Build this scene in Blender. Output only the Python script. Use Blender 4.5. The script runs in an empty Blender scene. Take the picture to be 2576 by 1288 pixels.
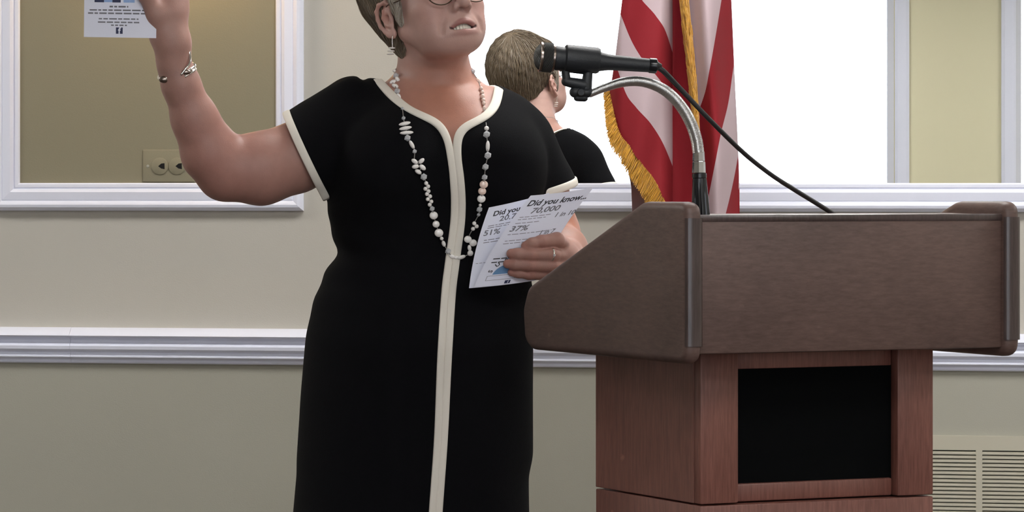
import bpy, bmesh, math, random
import numpy as np
from mathutils import Vector, Matrix
from mathutils.bvhtree import BVHTree
random.seed(4)
RNG = np.random.default_rng(4)
S = bpy.context.scene
COL = S.collection

# ------------------------------------------------------------------ camera
F_PX = 8000.0            # focal length in pixels of the 2576 px wide photograph
CX, CY = 394.0, 480.0    # principal point and horizon
PSI = math.atan(0.163)   # the camera looks a little to the left of the wall's normal
CP, SP = math.cos(PSI), math.sin(PSI)
DN = 6.83                # camera to front wall
CAMZ = 1.22
cam = bpy.data.cameras.new('camera')
cam.sensor_fit = 'HORIZONTAL'
cam.sensor_width = 36.0
cam.lens = F_PX / 2576 * 36
cam.shift_x = (1288 - CX) / 2576
cam.shift_y = (CY - 644) / 2576
cam.clip_start = 0.05
camo = bpy.data.objects.new('camera', cam)
camo.location = (0, -DN, CAMZ)
camo.rotation_euler = (math.pi / 2, 0, PSI)
COL.objects.link(camo)
S.camera = camo

# ------------------------------------------------------------------ sky, lights, exposure
world = bpy.data.worlds.new('sky')
S.world = world
world.use_nodes = True
bg = world.node_tree.nodes['Background']
bg.inputs[0].default_value = (0.90, 0.96, 1.06, 1)
bg.inputs[1].default_value = 4.0
S.view_settings.view_transform = 'Standard'
S.view_settings.look = 'None'
S.view_settings.gamma = 1
S.view_settings.use_curve_mapping = False
S.view_settings.exposure = 0.22
CEIL = 2.75
BACK = -10.0
XL, XR = -4.2, 4.2


def area(name, loc, rot, sx, sy, power, color=(1, 1, 1), portal=False):
    l = bpy.data.lights.new(name, 'AREA')
    l.shape = 'RECTANGLE'
    l.size, l.size_y = sx, sy
    l.energy = power
    l.color = color
    if portal:
        l.cycles.is_portal = True
    o = bpy.data.objects.new(name, l)
    o.location = loc
    o.rotation_euler = rot
    COL.objects.link(o)
    return o


WINS = [(-1.45, 1.12, .75, 2.35), (1.725, 3.8, .75, 2.35)]
for (a, b, z0, z1) in WINS:   # sky portals in the window openings (they only guide sampling)
    area('window_portal', ((a + b) / 2, BACK - .11, (z0 + z1) / 2), (math.pi / 2, 0, 0), b - a, z1 - z0, 1, portal=True)


# ------------------------------------------------------------------ frames of reference
def C2W(r, d, z):
    return np.stack([r * CP - d * SP, -DN + r * SP + d * CP, z + 0 * r], -1)


def ray(X, Y, d):            # picture point at depth d -> camera frame (r, d, z)
    X, Y, d = np.broadcast_arrays(np.asarray(X, float), np.asarray(Y, float), np.asarray(d, float))
    return (X - CX) / F_PX * d, d, CAMZ - (Y - CY) / F_PX * d


def P(X, Y, d):
    return C2W(*ray(X, Y, d))


def wallpt(X, Y, off=0.0, plane=0.0):   # a point on the front wall, `off` in front of it
    r = (X - CX) / F_PX
    n = r * SP + CP
    t = (DN + plane - off) / n
    return (r * CP - SP) * t, CAMZ - (Y - CY) / F_PX * t


# ------------------------------------------------------------------ objects
ORG = {}


def tag(o, label=None, cat=None, group=None, kind=None):
    if label: o['label'] = label
    if cat: o['category'] = cat
    if group: o['group'] = group
    if kind: o['kind'] = kind
    return o


def thing(name, label, cat, loc, group=None):
    o = bpy.data.objects.new(name, None)
    o.empty_display_size = .05
    o.location = loc
    COL.objects.link(o)
    ORG[o] = np.array(loc, float)
    return tag(o, label, cat, group)


def origin_of(o):
    while o is not None:
        if o.parent is None:
            return ORG.get(o, np.zeros(3))
        o = o.parent
    return np.zeros(3)


def make_mesh(name, V, faces):
    V = np.asarray(V, float)
    me = bpy.data.meshes.new(name)
    if isinstance(faces, np.ndarray):
        n, k = faces.shape
        me.vertices.add(len(V))
        me.vertices.foreach_set('co', V.astype(np.float32).ravel())
        me.loops.add(n * k)
        me.loops.foreach_set('vertex_index', faces.astype(np.int32).ravel())
        me.polygons.add(n)
        me.polygons.foreach_set('loop_start', np.arange(0, n * k, k, dtype=np.int32))
        me.update(calc_edges=True)
        me.validate()
    else:
        me.from_pydata([tuple(v) for v in V], [], faces)
        me.update()
    return me


def smooth_it(me, angle=None):
    me.polygons.foreach_set('use_smooth', [True] * len(me.polygons))
    if angle is not None:
        me.set_sharp_from_angle(angle=math.radians(angle))


def obj(name, V, faces, mats, parent=None, smooth=None, loc=None):
    """world-space verts -> one mesh object (child of parent, or its own thing at loc)"""
    V = np.asarray(V, float)
    if parent is not None:
        V = V - origin_of(parent)
    elif loc is not None:
        V = V - np.asarray(loc, float)
    me = make_mesh(name, V, faces)
    for m in (mats if isinstance(mats, (list, tuple)) else [mats]):
        me.materials.append(m)
    o = bpy.data.objects.new(name, me)
    COL.objects.link(o)
    if parent is not None:
        o.parent = parent
    elif loc is not None:
        o.location = loc
        ORG[o] = np.asarray(loc, float)
    if smooth is not None:
        smooth_it(me, None if smooth is True else smooth)
    return o


class MB:
    def __init__(self):
        self.V, self.F, self.n = [], [], 0

    def add(self, vf):
        v, f = vf
        v = np.asarray(v, float)
        self.V.append(v)
        self.F += [tuple(int(i) + self.n for i in q) for q in f]
        self.n += len(v)
        return self

    def build(self, name, mat, parent=None, smooth=None, loc=None):
        return obj(name, np.concatenate(self.V), self.F, mat, parent, smooth, loc)


def one(vf, name, mat, parent=None, smooth=None, loc=None):
    return obj(name, vf[0], [tuple(int(i) for i in q) for q in vf[1]] if not isinstance(vf[1], np.ndarray) else vf[1], mat, parent, smooth, loc)


def bm_out(bm, fn=None):
    bm.verts.index_update()
    V = np.array([v.co[:] for v in bm.verts])
    F = [tuple(v.index for v in f.verts) for f in bm.faces]
    bm.free()
    if fn is not None:
        V = fn(V[:, 0], V[:, 1], V[:, 2])
    return V, F


def box(x0, x1, y0, y1, z0, z1, bev=0.0, seg=2, fn=None):
    bm = bmesh.new()
    bmesh.ops.create_cube(bm, size=1)
    for v in bm.verts:
        v.co = ((x0 + x1) / 2 + v.co.x * (x1 - x0), (y0 + y1) / 2 + v.co.y * (y1 - y0), (z0 + z1) / 2 + v.co.z * (z1 - z0))
    if bev > 0:
        bmesh.ops.bevel(bm, geom=list(bm.edges), offset=bev, segments=seg, profile=.5, affect='EDGES')
    return bm_out(bm, fn)


def prism(poly, a0, a1, bev=0.0, seg=3, fn=None):
    """poly in (y, z), extruded along x from a0 to a1"""
    bm = bmesh.new()
    A = [bm.verts.new((a0, p[0], p[1])) for p in poly]
    B = [bm.verts.new((a1, p[0], p[1])) for p in poly]
    n = len(poly)
    caps = [bm.faces.new(A[::-1]), bm.faces.new(B)]
    for i in range(n):
        bm.faces.new((A[i], A[(i + 1) % n], B[(i + 1) % n], B[i]))
    bmesh.ops.recalc_face_normals(bm, faces=bm.faces)
    if bev > 0:
        es = [e for c in caps for e in c.edges]
        bmesh.ops.bevel(bm, geom=list(set(es)), offset=bev, segments=seg, profile=.5, affect='EDGES')
    return bm_out(bm, fn)


def round_poly(pts, rad, seg=6):
    out = []
    n = len(pts)
    for i in range(n):
        p0, p, p1 = (np.array(pts[(i + k) % n], float) for k in (-1, 0, 1))
        r = rad[i] if isinstance(rad, (list, tuple)) else rad
        if r <= 0:
            out.append(tuple(p)); continue
        u, v = p0 - p, p1 - p
        lu, lv = np.linalg.norm(u), np.linalg.norm(v)
        u /= lu; v /= lv
        ang = math.acos(max(-1, min(1, float(u @ v))))
        t = min(r / math.tan(ang / 2), .49 * lu, .49 * lv)
        a, b = p + u * t, p + v * t
        for k in range(seg + 1):
            s = k / seg
            out.append(tuple((1 - s) ** 2 * a + 2 * s * (1 - s) * p + s * s * b))
    return out


def catmull(pts, n):
    pts = np.asarray(pts, float)
    if len(pts) < 3:
        return np.linspace(0, 1, n)[:, None] * (pts[-1] - pts[0]) + pts[0]
    q = np.concatenate([[2 * pts[0] - pts[1]], pts, [2 * pts[-1] - pts[-2]]])
    seg = np.linalg.norm(np.diff(pts, axis=0), axis=1)
    cum = np.concatenate([[0], np.cumsum(seg)])
    t = np.linspace(0, cum[-1], n)
    i = np.clip(np.searchsorted(cum, t, side='right') - 1, 0, len(pts) - 2)
    s = ((t - cum[i]) / np.maximum(seg[i], 1e-9))[:, None]
    p0, p1, p2, p3 = q[i], q[i + 1], q[i + 2], q[i + 3]
    return .5 * (2 * p1 + (p2 - p0) * s + (2 * p0 - 5 * p1 + 4 * p2 - p3) * s ** 2 + (3 * p1 - p0 - 3 * p2 + p3) * s ** 3)


def tube(pts, rad, n=12, closed=False, caps=True):
    pts = np.asarray(pts, float)
    m = len(pts)
    rad = np.broadcast_to(np.asarray(rad, float), (m,))
    T = np.gradient(pts, axis=0)
    if closed:
        T = np.roll(pts, -1, 0) - np.roll(pts, 1, 0)
    T /= np.maximum(np.linalg.norm(T, axis=1, keepdims=True), 1e-12)
    a = np.array([0, 0, 1.0]) if abs(T[0][2]) < .9 else np.array([1.0, 0, 0])
    N = np.cross(T[0], a); N /= np.linalg.norm(N)
    ph = np.arange(n) / n * 2 * math.pi
    V = []
    for i in range(m):
        N = N - T[i] * (N @ T[i]); N /= np.linalg.norm(N)
        B = np.cross(T[i], N)
        V.append(pts[i] + rad[i] * (np.cos(ph)[:, None] * N + np.sin(ph)[:, None] * B))
    V = np.concatenate(V)
    Fc = []
    for i in range(m if closed else m - 1):
        k = (i + 1) % m
        for j in range(n):
            l = (j + 1) % n
            Fc.append((i * n + j, i * n + l, k * n + l, k * n + j))
    if caps and not closed:
        Fc.append(tuple(range(n))[::-1])
        Fc.append(tuple(range((m - 1) * n, m * n)))
    return V, Fc


def lathe(p, axis, prof, n=24):
    """prof: (distance along the axis, radius)"""
    p, axis = np.asarray(p, float), np.asarray(axis, float)
    axis = axis / np.linalg.norm(axis)
    prof = np.asarray(prof, float)
    a = np.array([0, 0, 1.0]) if abs(axis[2]) < .9 else np.array([1.0, 0, 0])
    N = np.cross(axis, a); N /= np.linalg.norm(N); B = np.cross(axis, N)
    ph = np.arange(n) / n * 2 * math.pi
    c = np.cos(ph)[:, None] * N + np.sin(ph)[:, None] * B
    V = np.concatenate([p + axis * t + max(r, 1e-5) * c for t, r in prof])
    m = len(prof)
    Fc = [(i * n + j, i * n + (j + 1) % n, (i + 1) * n + (j + 1) % n, (i + 1) * n + j) for i in range(m - 1) for j in range(n)]
    Fc.append(tuple(range(n))[::-1]); Fc.append(tuple(range((m - 1) * n, m * n)))
    return V, Fc


def ball(c, r, n=10, m=7, axes=None):
    """ellipsoid: r scalar or 3 radii, axes rows"""
    r = np.broadcast_to(np.asarray(r, float), (3,))
    A = np.eye(3) if axes is None else np.asarray(axes, float)
    V, Fc = [], []
    for i in range(1, m):
        th = math.pi * i / m
        for j in range(n):
            ph = 2 * math.pi * j / n
            V.append((math.sin(th) * math.cos(ph), math.sin(th) * math.sin(ph), math.cos(th)))
    V += [(0, 0, 1), (0, 0, -1)]
    V = (np.array(V) * r) @ A + np.asarray(c, float)
    for i in range(m - 2):
        for j in range(n):
            Fc.append((i * n + j, (i + 1) * n + j, (i + 1) * n + (j + 1) % n, i * n + (j + 1) % n))
    t, b = (m - 1) * n, (m - 1) * n + 1
    for j in range(n):
        Fc.append((t, j, (j + 1) % n))
        Fc.append((b, (m - 2) * n + (j + 1) % n, (m - 2) * n + j))
    return V, Fc


# ------------------------------------------------------------------ materials
def srgb(r, g, b):
    f = lambda c: (c / 255 / 12.92) if c / 255 <= .04045 else ((c / 255 + .055) / 1.055) ** 2.4
    return (f(r), f(g), f(b), 1)


def mat(name, color, rough=.6, metal=0.0, spec=.5, bump=0.0, bscale=200.0, var=0.0, vscale=6.0, coat=0.0, detail=3.0, stretch=None, sheen=0.0):
    m = bpy.data.materials.new(name)
    m.use_nodes = True
    nt = m.node_tree
    b = nt.nodes['Principled BSDF']
    b.inputs['Base Color'].default_value = color
    b.inputs['Roughness'].default_value = rough
    b.inputs['Metallic'].default_value = metal
    b.inputs['Specular IOR Level'].default_value = spec
    b.inputs['Coat Weight'].default_value = coat
    if sheen:
        b.inputs['Sheen Weight'].default_value = sheen
    if bump or var:
        tc = nt.nodes.new('ShaderNodeTexCoord')
        mp = nt.nodes.new('ShaderNodeMapping')
        nt.links.new(tc.outputs['Object'], mp.inputs[0])
        if stretch:
            mp.inputs['Scale'].default_value = stretch
    if bump:
        n = nt.nodes.new('ShaderNodeTexNoise')
        n.inputs['Scale'].default_value = bscale
        n.inputs['Detail'].default_value = detail
        nt.links.new(mp.outputs[0], n.inputs[0])
        bp = nt.nodes.new('ShaderNodeBump')
        bp.inputs['Strength'].default_value = bump
        bp.inputs['Distance'].default_value = .002
        nt.links.new(n.outputs[0], bp.inputs['Height'])
        nt.links.new(bp.outputs[0], b.inputs['Normal'])
    if var:
        n = nt.nodes.new('ShaderNodeTexNoise')
        n.inputs['Scale'].default_value = vscale
        n.inputs['Detail'].default_value = 5
        nt.links.new(mp.outputs[0], n.inputs[0])
        mx = nt.nodes.new('ShaderNodeMix')
        mx.data_type = 'RGBA'
        mx.inputs[6].default_value = tuple(c * (1 - var) for c in color[:3]) + (1,)
        mx.inputs[7].default_value = tuple(min(1, c * (1 + var)) for c in color[:3]) + (1,)
        nt.links.new(n.outputs[0], mx.inputs[0])
        nt.links.new(mx.outputs[2], b.inputs['Base Color'])
    return m


M_wall = mat('beige_wall_paint', srgb(192, 188, 178), .75, spec=.3, bump=.15, bscale=350, var=.04, vscale=3)
M_low = mat('olive_wall_paint', srgb(168, 166, 153), .75, spec=.3, bump=.15, bscale=350, var=.04, vscale=3)
M_panel = mat('olive_panel_paint', srgb(143, 136, 114), .7, spec=.3, bump=.12, bscale=350, var=.03, vscale=3)
M_back = mat('cream_wall_paint', srgb(226, 220, 187), .75, spec=.3)
M_trim = mat('white_trim_paint', srgb(231, 234, 248), .42, spec=.45, bump=.05, bscale=60)
M_ceil = mat('white_ceiling_paint', srgb(235, 233, 228), .9)
M_floor = mat('brown_carpet', srgb(78, 68, 60), .95, bump=.8, bscale=500, var=.2, vscale=40)
M_mirror = mat('mirror_silver', (.96, .97, .97, 1), .0, metal=1)
M_black = mat('black_plastic', srgb(30, 33, 37), .5, bump=.2, bscale=400)
M_blackm = mat('black_enamel', srgb(20, 22, 26), .25)
M_chrome = mat('chrome', (.85, .85, .87, 1), .12, metal=1)
M_steel = mat('brushed_steel', (.62, .62, .62, 1), .28, metal=1)
M_dark = mat('dark_void', srgb(12, 11, 10), .9)
M_gold = mat('gold_fringe', srgb(214, 158, 44), .55, spec=.4, sheen=.3)
M_paper = mat('white_paper', srgb(232, 234, 248), .65, spec=.3)
M_ink = mat('grey_print', srgb(120, 120, 128), .7)
M_inkd = mat('dark_print', srgb(62, 62, 68), .7)
M_inkn = mat('navy_print', srgb(34, 42, 80), .6)
M_inkb = mat('light_blue_print', srgb(150, 180, 226), .6)
M_inkm = mat('mid_blue_print', srgb(104, 146, 190), .6)
M_dress = mat('black_crepe', srgb(11, 11, 14), .9, spec=.12, bump=.5, bscale=900, sheen=.0)
M_piping = mat('cream_piping', srgb(232, 226, 214), .7, spec=.3, bump=.07, bscale=700)
M_pearl = mat('pearl', srgb(244, 240, 236), .18, spec=.7, coat=.6)
M_pearlp = mat('pink_pearl', srgb(240, 214, 200), .2, spec=.7, coat=.6)
M_crystal = bpy.data.materials.new('crystal')
M_crystal.use_nodes = True
_b = M_crystal.node_tree.nodes['Principled BSDF']
_b.inputs['Base Color'].default_value = (.9, .92, .95, 1)
_b.inputs['Roughness'].default_value = .04
_b.inputs['Transmission Weight'].default_value = .5
_b.inputs['IOR'].default_value = 1.6
M_silver = mat('silver', (.85, .82, .78, 1), .15, metal=1)
M_bronze = mat('dark_silver', (.30, .25, .22, 1), .25, metal=1)
M_cordk = mat('grey_cord', srgb(140, 136, 132), .5)
M_eye = mat('eye_white', srgb(230, 226, 220), .2)
M_iris = mat('iris', srgb(70, 80, 80), .15)
M_teeth = mat('teeth', srgb(226, 216, 200), .25)
M_mouth = mat('mouth_inside', srgb(90, 38, 36), .5)
M_shoe = mat('black_leather', srgb(22, 20, 20), .35)
M_brass = mat('brass', (.72, .52, .25, 1), .25, metal=1)
M_cable = mat('black_rubber', srgb(28, 27, 28), .5)


def wood(name, c0, c1, rough=.35, grain=(1.5, 1.5, 18), coat=.15):
    """stained wood: long grain, pores and a few worn spots"""
    m = bpy.data.materials.new(name)
    m.use_nodes = True
    nt = m.node_tree
    L = nt.links.new
    b = nt.nodes['Principled BSDF']
    tc = nt.nodes.new('ShaderNodeTexCoord')
    mp = nt.nodes.new('ShaderNodeMapping')
    mp.inputs['Rotation'].default_value = (0, 0, -(math.atan(.41) + PSI))
    mp.inputs['Scale'].default_value = grain
    L(tc.outputs['Object'], mp.inputs[0])
    n1 = nt.nodes.new('ShaderNodeTexNoise')
    n1.inputs['Scale'].default_value = 14
    n1.inputs['Detail'].default_value = 8
    n1.inputs['Roughness'].default_value = .65
    L(mp.outputs[0], n1.inputs[0])
    n2 = nt.nodes.new('ShaderNodeTexNoise')
    n2.inputs['Scale'].default_value = 5
    n2.inputs['Detail'].default_value = 4
    L(tc.outputs['Object'], n2.inputs[0])
    add = nt.nodes.new('ShaderNodeMath'); add.operation = 'MULTIPLY_ADD'
    add.inputs[1].default_value = .55
    L(n1.outputs[0], add.inputs[0])
    s2 = nt.nodes.new('ShaderNodeMath'); s2.operation = 'MULTIPLY'
    s2.inputs[1].default_value = .5
    L(n2.outputs[0], s2.inputs[0])
    L(s2.outputs[0], add.inputs[2])
    cr = nt.nodes.new('ShaderNodeValToRGB')
    cr.color_ramp.elements[0].position = .36; cr.color_ramp.elements[0].color = c0
    cr.color_ramp.elements[1].position = .68; cr.color_ramp.elements[1].color = c1
    L(add.outputs[0], cr.inputs[0])
    # small scuffs where the stain is rubbed
    n3 = nt.nodes.new('ShaderNodeTexNoise')
    n3.inputs['Scale'].default_value = 26
    n3.inputs['Detail'].default_value = 6
    L(tc.outputs['Object'], n3.inputs[0])
    mr = nt.nodes.new('ShaderNodeMapRange')
    mr.inputs[1].default_value = .70; mr.inputs[2].default_value = .76
    mr.inputs[3].default_value = 0; mr.inputs[4].default_value = .35
    L(n3.outputs[0], mr.inputs[0])
    mx = nt.nodes.new('ShaderNodeMix'); mx.data_type = 'RGBA'
    L(mr.outputs[0], mx.inputs[0])
    L(cr.outputs[0], mx.inputs[6])
    mx.inputs[7].default_value = tuple(min(1, c * 2.0 + .02) for c in c1[:3]) + (1,)
    L(mx.outputs[2], b.inputs['Base Color'])
    b.inputs['Roughness'].default_value = rough
    b.inputs['Coat Weight'].default_value = coat
    b.inputs['Coat Roughness'].default_value = .25
    bp = nt.nodes.new('ShaderNodeBump')
    bp.inputs['Strength'].default_value = .12
    bp.inputs['Distance'].default_value = .001
    L(n1.outputs[0], bp.inputs['Height'])
    L(bp.outputs[0], b.inputs['Normal'])
    return m


M_wood = wood('walnut_top', srgb(74, 56, 51), srgb(106, 83, 76), .5, (4, 4, 18), coat=.04)
M_woodb = wood('cherry_base', srgb(94, 54, 46), srgb(138, 90, 78), .5, (24, 24, 1.6))
M_woodn = wood('dark_walnut_nose', srgb(48, 36, 34), srgb(80, 66, 64), .3, (24, 24, 2), coat=.4)


def glass_mat():
    m = bpy.data.materials.new('window_glass')
    m.use_nodes = True
    nt = m.node_tree
    nt.nodes.remove(nt.nodes['Principled BSDF'])
    out = nt.nodes['Material Output']
    t = nt.nodes.new('ShaderNodeBsdfTransparent')
    g = nt.nodes.new('ShaderNodeBsdfGlossy')
    g.inputs['Roughness'].default_value = 0
    fr = nt.nodes.new('ShaderNodeFresnel')
    fr.inputs[0].default_value = 1.5
    mx = nt.nodes.new('ShaderNodeMixShader')
    nt.links.new(fr.outputs[0], mx.inputs[0])
    nt.links.new(t.outputs[0], mx.inputs[1])
    nt.links.new(g.outputs[0], mx.inputs[2])
    nt.links.new(mx.outputs[0], out.inputs[0])
    return m


M_glass = glass_mat()


def emit(name, color, s):
    m = bpy.data.materials.new(name)
    m.use_nodes = True
    b = m.node_tree.nodes['Principled BSDF']
    b.inputs['Base Color'].default_value = (.8, .8, .8, 1)
    b.inputs['Emission Color'].default_value = color
    b.inputs['Emission Strength'].default_value = s
    return m


# ------------------------------------------------------------------ room shell
def struct(vf, name, m, smooth=None):
    o = one(vf, name, m, None, smooth)
    o['kind'] = 'structure'
    return o


RAILZ = wallpt(400, 880)[1]
wf = MB(); wf.add(box(XL - .15, XR + .15, 0, .15, -.1, CEIL + .1))
wall_front = wf.build('wall_front', M_wall); wall_front['kind'] = 'structure'
wl = MB(); wl.add(box(XL, XR, -.003, -.0001, 0, RAILZ))
lo = wl.build('wall_front_lower', M_low); lo.name = 'painted_dado'; lo.parent = wall_front
struct(box(XL - .15, XL, BACK - .15, 0, -.1, CEIL + .1), 'wall_left', M_wall)
struct(box(XR, XR + .15, BACK - .15, 0, -.1, CEIL + .1), 'wall_right', M_wall)
struct(box(XL - .15, XR + .15, BACK - .15, .15, -.2, 0), 'floor', M_floor)
struct(box(XL - .15, XR + .15, BACK - .15, .15, CEIL, CEIL + .15), 'ceiling', M_ceil)
wb = MB()
xs = [XL] + [v for w in WINS for v in w[:2]] + [XR]
for i in range(0, len(xs), 2):
    wb.add(box(xs[i], xs[i + 1], BACK - .15, BACK, 0, CEIL))
for (a, b, z0, z1) in WINS:
    wb.add(box(a, b, BACK - .15, BACK, 0, z0))
    wb.add(box(a, b, BACK - .15, BACK, z1, CEIL))
wback = wb.build('wall_back', M_back); wback['kind'] = 'structure'


def moulding(x0, x1, z0, z1, prof, y, flip=1):
    """four mitred pieces round an opening; prof (t outward from the opening, projection)"""
    out = []
    t = np.array([p[0] for p in prof]); o = np.array([p[1] for p in prof])
    n = len(prof)
    for side in range(4):
        if side == 0: A = (x0 - t, z0 - t); B = (x1 + t, z0 - t)
        elif side == 1: A = (x1 + t, z0 - t); B = (x1 + t, z1 + t)
        elif side == 2: A = (x1 + t, z1 + t); B = (x0 - t, z1 + t)
        else: A = (x0 - t, z1 + t); B = (x0 - t, z0 - t)
        VA = np.stack([A[0], y - flip * o, A[1]], -1); VB = np.stack([B[0], y - flip * o, B[1]], -1)
        V = np.concatenate([VA, VB])
        Fc = [(i, n + i, n + (i + 1) % n, (i + 1) % n) for i in range(n)]
        Fc += [tuple(range(n))[::-1], tuple(range(n, 2 * n))]
        if flip < 0: Fc = [f[::-1] for f in Fc]
        out.append((V, Fc))
    return out


for i, (a, b, z0, z1) in enumerate(WINS):
    m = MB()
    for vf in moulding(a, b, z0, z1, [(0, 0), (0, .02), (.012, .026), (.055, .026), (.072, .018), (.072, 0)], BACK, -1):
        m.add(vf)
    m.add(box(a - .09, b + .09, BACK, BACK + .07, z0 - .03, z0, .006))
    f = m.build('window_%d' % (i + 1), M_trim); f['kind'] = 'structure'
    one(box(a, b, BACK - .09, BACK - .084, z0, z1), 'pane', M_glass, f)
    s = MB()
    for q in ((a, a + .035, z0, z1), (b - .035, b, z0, z1), (a + .035, b - .035, z0, z0 + .035), (a + .035, b - .035, z1 - .035, z1)):
        s.add(box(q[0], q[1], BACK - .105, BACK - .065, q[2], q[3]))
    s.build('window_sash', M_trim, f)


def extr_x(prof, x0, x1, y=0.0):
    """prof (z, projection from the wall)"""
    n = len(prof)
    V = np.array([(x, y - o, z) for x in (x0, x1) for z, o in prof])
    Fc = [(i, (i + 1) % n, n + (i + 1) % n, n + i) for i in range(n)] + [tuple(range(n)), tuple(range(n, 2 * n))[::-1]]
    return V, Fc


# chair rail: a lip, a bead, a broad swell and a sloping cap
zb = wallpt(0, 911)[1]
k = 1 / 1147.
rp = [(0, 0), (0, .011), (3, .013), (5, .011), (9, .0115), (13, .016), (16, .0225), (19, .0225), (22, .0185), (28, .018), (30, .024),
      (36, .0295), (44, .0305), (49, .027), (52, .0205), (58, .019), (64, .022), (67, .035), (70, .0375), (73, .035), (88, .0125), (89, 0)]
r1 = struct(extr_x([(zb + p * k, o) for p, o in rp], -1.30, XR), 'trim_1', M_trim, 32)
r2 = struct(extr_x([(zb + p * k, o) for p, o in rp], XL, -1.3006), 'trim_2', M_trim, 32)
for nm, vf in (('baseboard_front', box(XL, XR, -.018, 0, 0, .13, .004)), ('baseboard_left', box(XL, XL + .018, BACK, -.02, 0, .13, .004)),
               ('baseboard_right', box(XR - .018, XR, BACK, -.02, 0, .13, .004)), ('baseboard_back', box(XL + .02, XR - .02, BACK, BACK + .018, 0, .13, .004))):
    struct(vf, nm, M_trim)

# ------------------------------------------------------------------ framed panel (left) and framed mirror (right)
FW = 70 / 1160.
fprof = [(0, 0), (0, .010), (.003, .014), (.009, .0145), (.0125, .012), (.0145, .0165), (.020, .020), (.030, .0195), (.037, .0185), (.0385, .0170), (.0405, .0195),
         (.044, .0225), (.0475, .0240), (.053, .0225), (.057, .0175), (.0590, .012), (FW, .0105), (FW, 0)]
px0, _ = wallpt(52, 460); px1, pz0 = wallpt(695, 460)
panel = thing('framed_panel', 'white moulded frame around an olive painted wall panel at left', 'wall panel', ((px0 + px1) / 2, -.002, pz0))
one(box(px0 - .01, px1 + .01, -.006, -.001, pz0 - .01, 2.35), 'panel_board', M_panel, panel)
for vf in moulding(px0, px1, pz0, 2.35, fprof, -.0005):
    one(vf, 'frame_rail', M_trim, panel, 32)
mx0, mz0 = wallpt(1108, 461)
mirror = thing('wall_mirror', 'large white framed mirror behind the flag, reflecting windows', 'mirror', (mx0 + 1, -.002, mz0))
one(box(mx0 - .01, 2.3, -.007, -.001, mz0 - .01, 2.35), 'mirror_glass', M_mirror, mirror)
for vf in moulding(mx0, 2.29, mz0, 2.35, fprof, -.0005):
    one(vf, 'frame_rail', M_trim, mirror, 32)

# wall plate with two round jacks
jx, jz = wallpt(425, 418, .006)
jack = thing('wall_plate', 'olive painted twin jack plate inside the left framed panel', 'wall plate', (jx, -.006, jz))
one(box(jx - .0575, jx + .0575, -.0098, -.006, jz - .0345, jz + .036, .0022, 3), 'cover_plate', M_panel, jack, 40)
for dx in (-.0195, .0185):
    ins = one(lathe((jx + dx, -.0095, jz), (0, -1, 0), [(0, .0185), (.0022, .0185), (.0030, .0172), (.0030, .0001)], 28), 'jack_insert', M_panel, jack, 35)
    h = .0062
    pts = [(-.0072, 0), (-.0045, .0022), (-.0005, .0056), (.0068, .0064), (.0070, -.0066), (-.0005, -.0052), (-.0045, -.0022)]
    V = np.array([(jx + dx + .004 + p[0], y, jz + p[1]) for y in (-.0127, -.0118) for p in pts])
    n = len(pts)
    one((V, [tuple(range(n)), tuple(range(n, 2 * n))[::-1]] + [(i, n + i, n + (i + 1) % n, (i + 1) % n) for i in range(n)]), 'jack_socket', M_dark, ins)
for dx in (-.046, .0455):
    one(lathe((jx + dx, -.0097, jz), (0, -1, 0), [(0, .0034), (.0008, .0032), (.0012, .002), (.0012, .0001)], 14), 'screw', M_low, jack, 40)

# louvred return-air grille low on the right
vx0, vz1 = wallpt(2300, 1118); vxm0, _ = wallpt(2454, 1200); vxm1, _ = wallpt(2470, 1200)
pitch = 10 / 1205.
NS = 30
vz0 = vz1 - .012 - NS * pitch - .03
vxL = vxm0 - .17; vxR = vxm1 + .17
M_vent = mat('vent_enamel', srgb(186, 181, 163), .5)
vent = thing('air_vent', 'beige louvred return air vent low on the wall right of lectern', 'vent', ((vxL + vxR) / 2, -.003, vz0))
vf_ = MB()
vzt = vz1 - .010
for q in ((vxL - .03, vxL, vz0, vz1 + .02), (vxR, vxR + .03, vz0, vz1 + .02), (vxm0, vxm1, vz0 + .03, vzt), (vxL, vxR, vzt, vz1 + .02), (vxL, vxR, vz0, vz0 + .03)):
    vf_.add(box(q[0], q[1], -.010, -.003, q[2], q[3]))
vf_.build('vent_frame', M_vent, vent)
one(box(vxL, vxR, -.0042, -.0032, vz0 + .03, vzt), 'duct_opening', M_dark, vent)
for (sa, sb) in ((vxL, vxm0), (vxm1, vxR)):
    first = None
    for i in range(NS):
        z = vzt - (i + .62) * pitch
        if first is None:
            pr = [(-.0046, z - .0012), (-.0096, z - .0038), (-.0104, z - .0036), (-.0104, z + .0002), (-.0054, z + .0030), (-.0046, z + .0026)]
            first = one(prism(pr, sa, sb), 'slat', M_vent, vent)
            z_first = z
        else:
            c = first.copy(); COL.objects.link(c); c.parent = vent; c.location = (0, 0, z - z_first)

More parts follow.
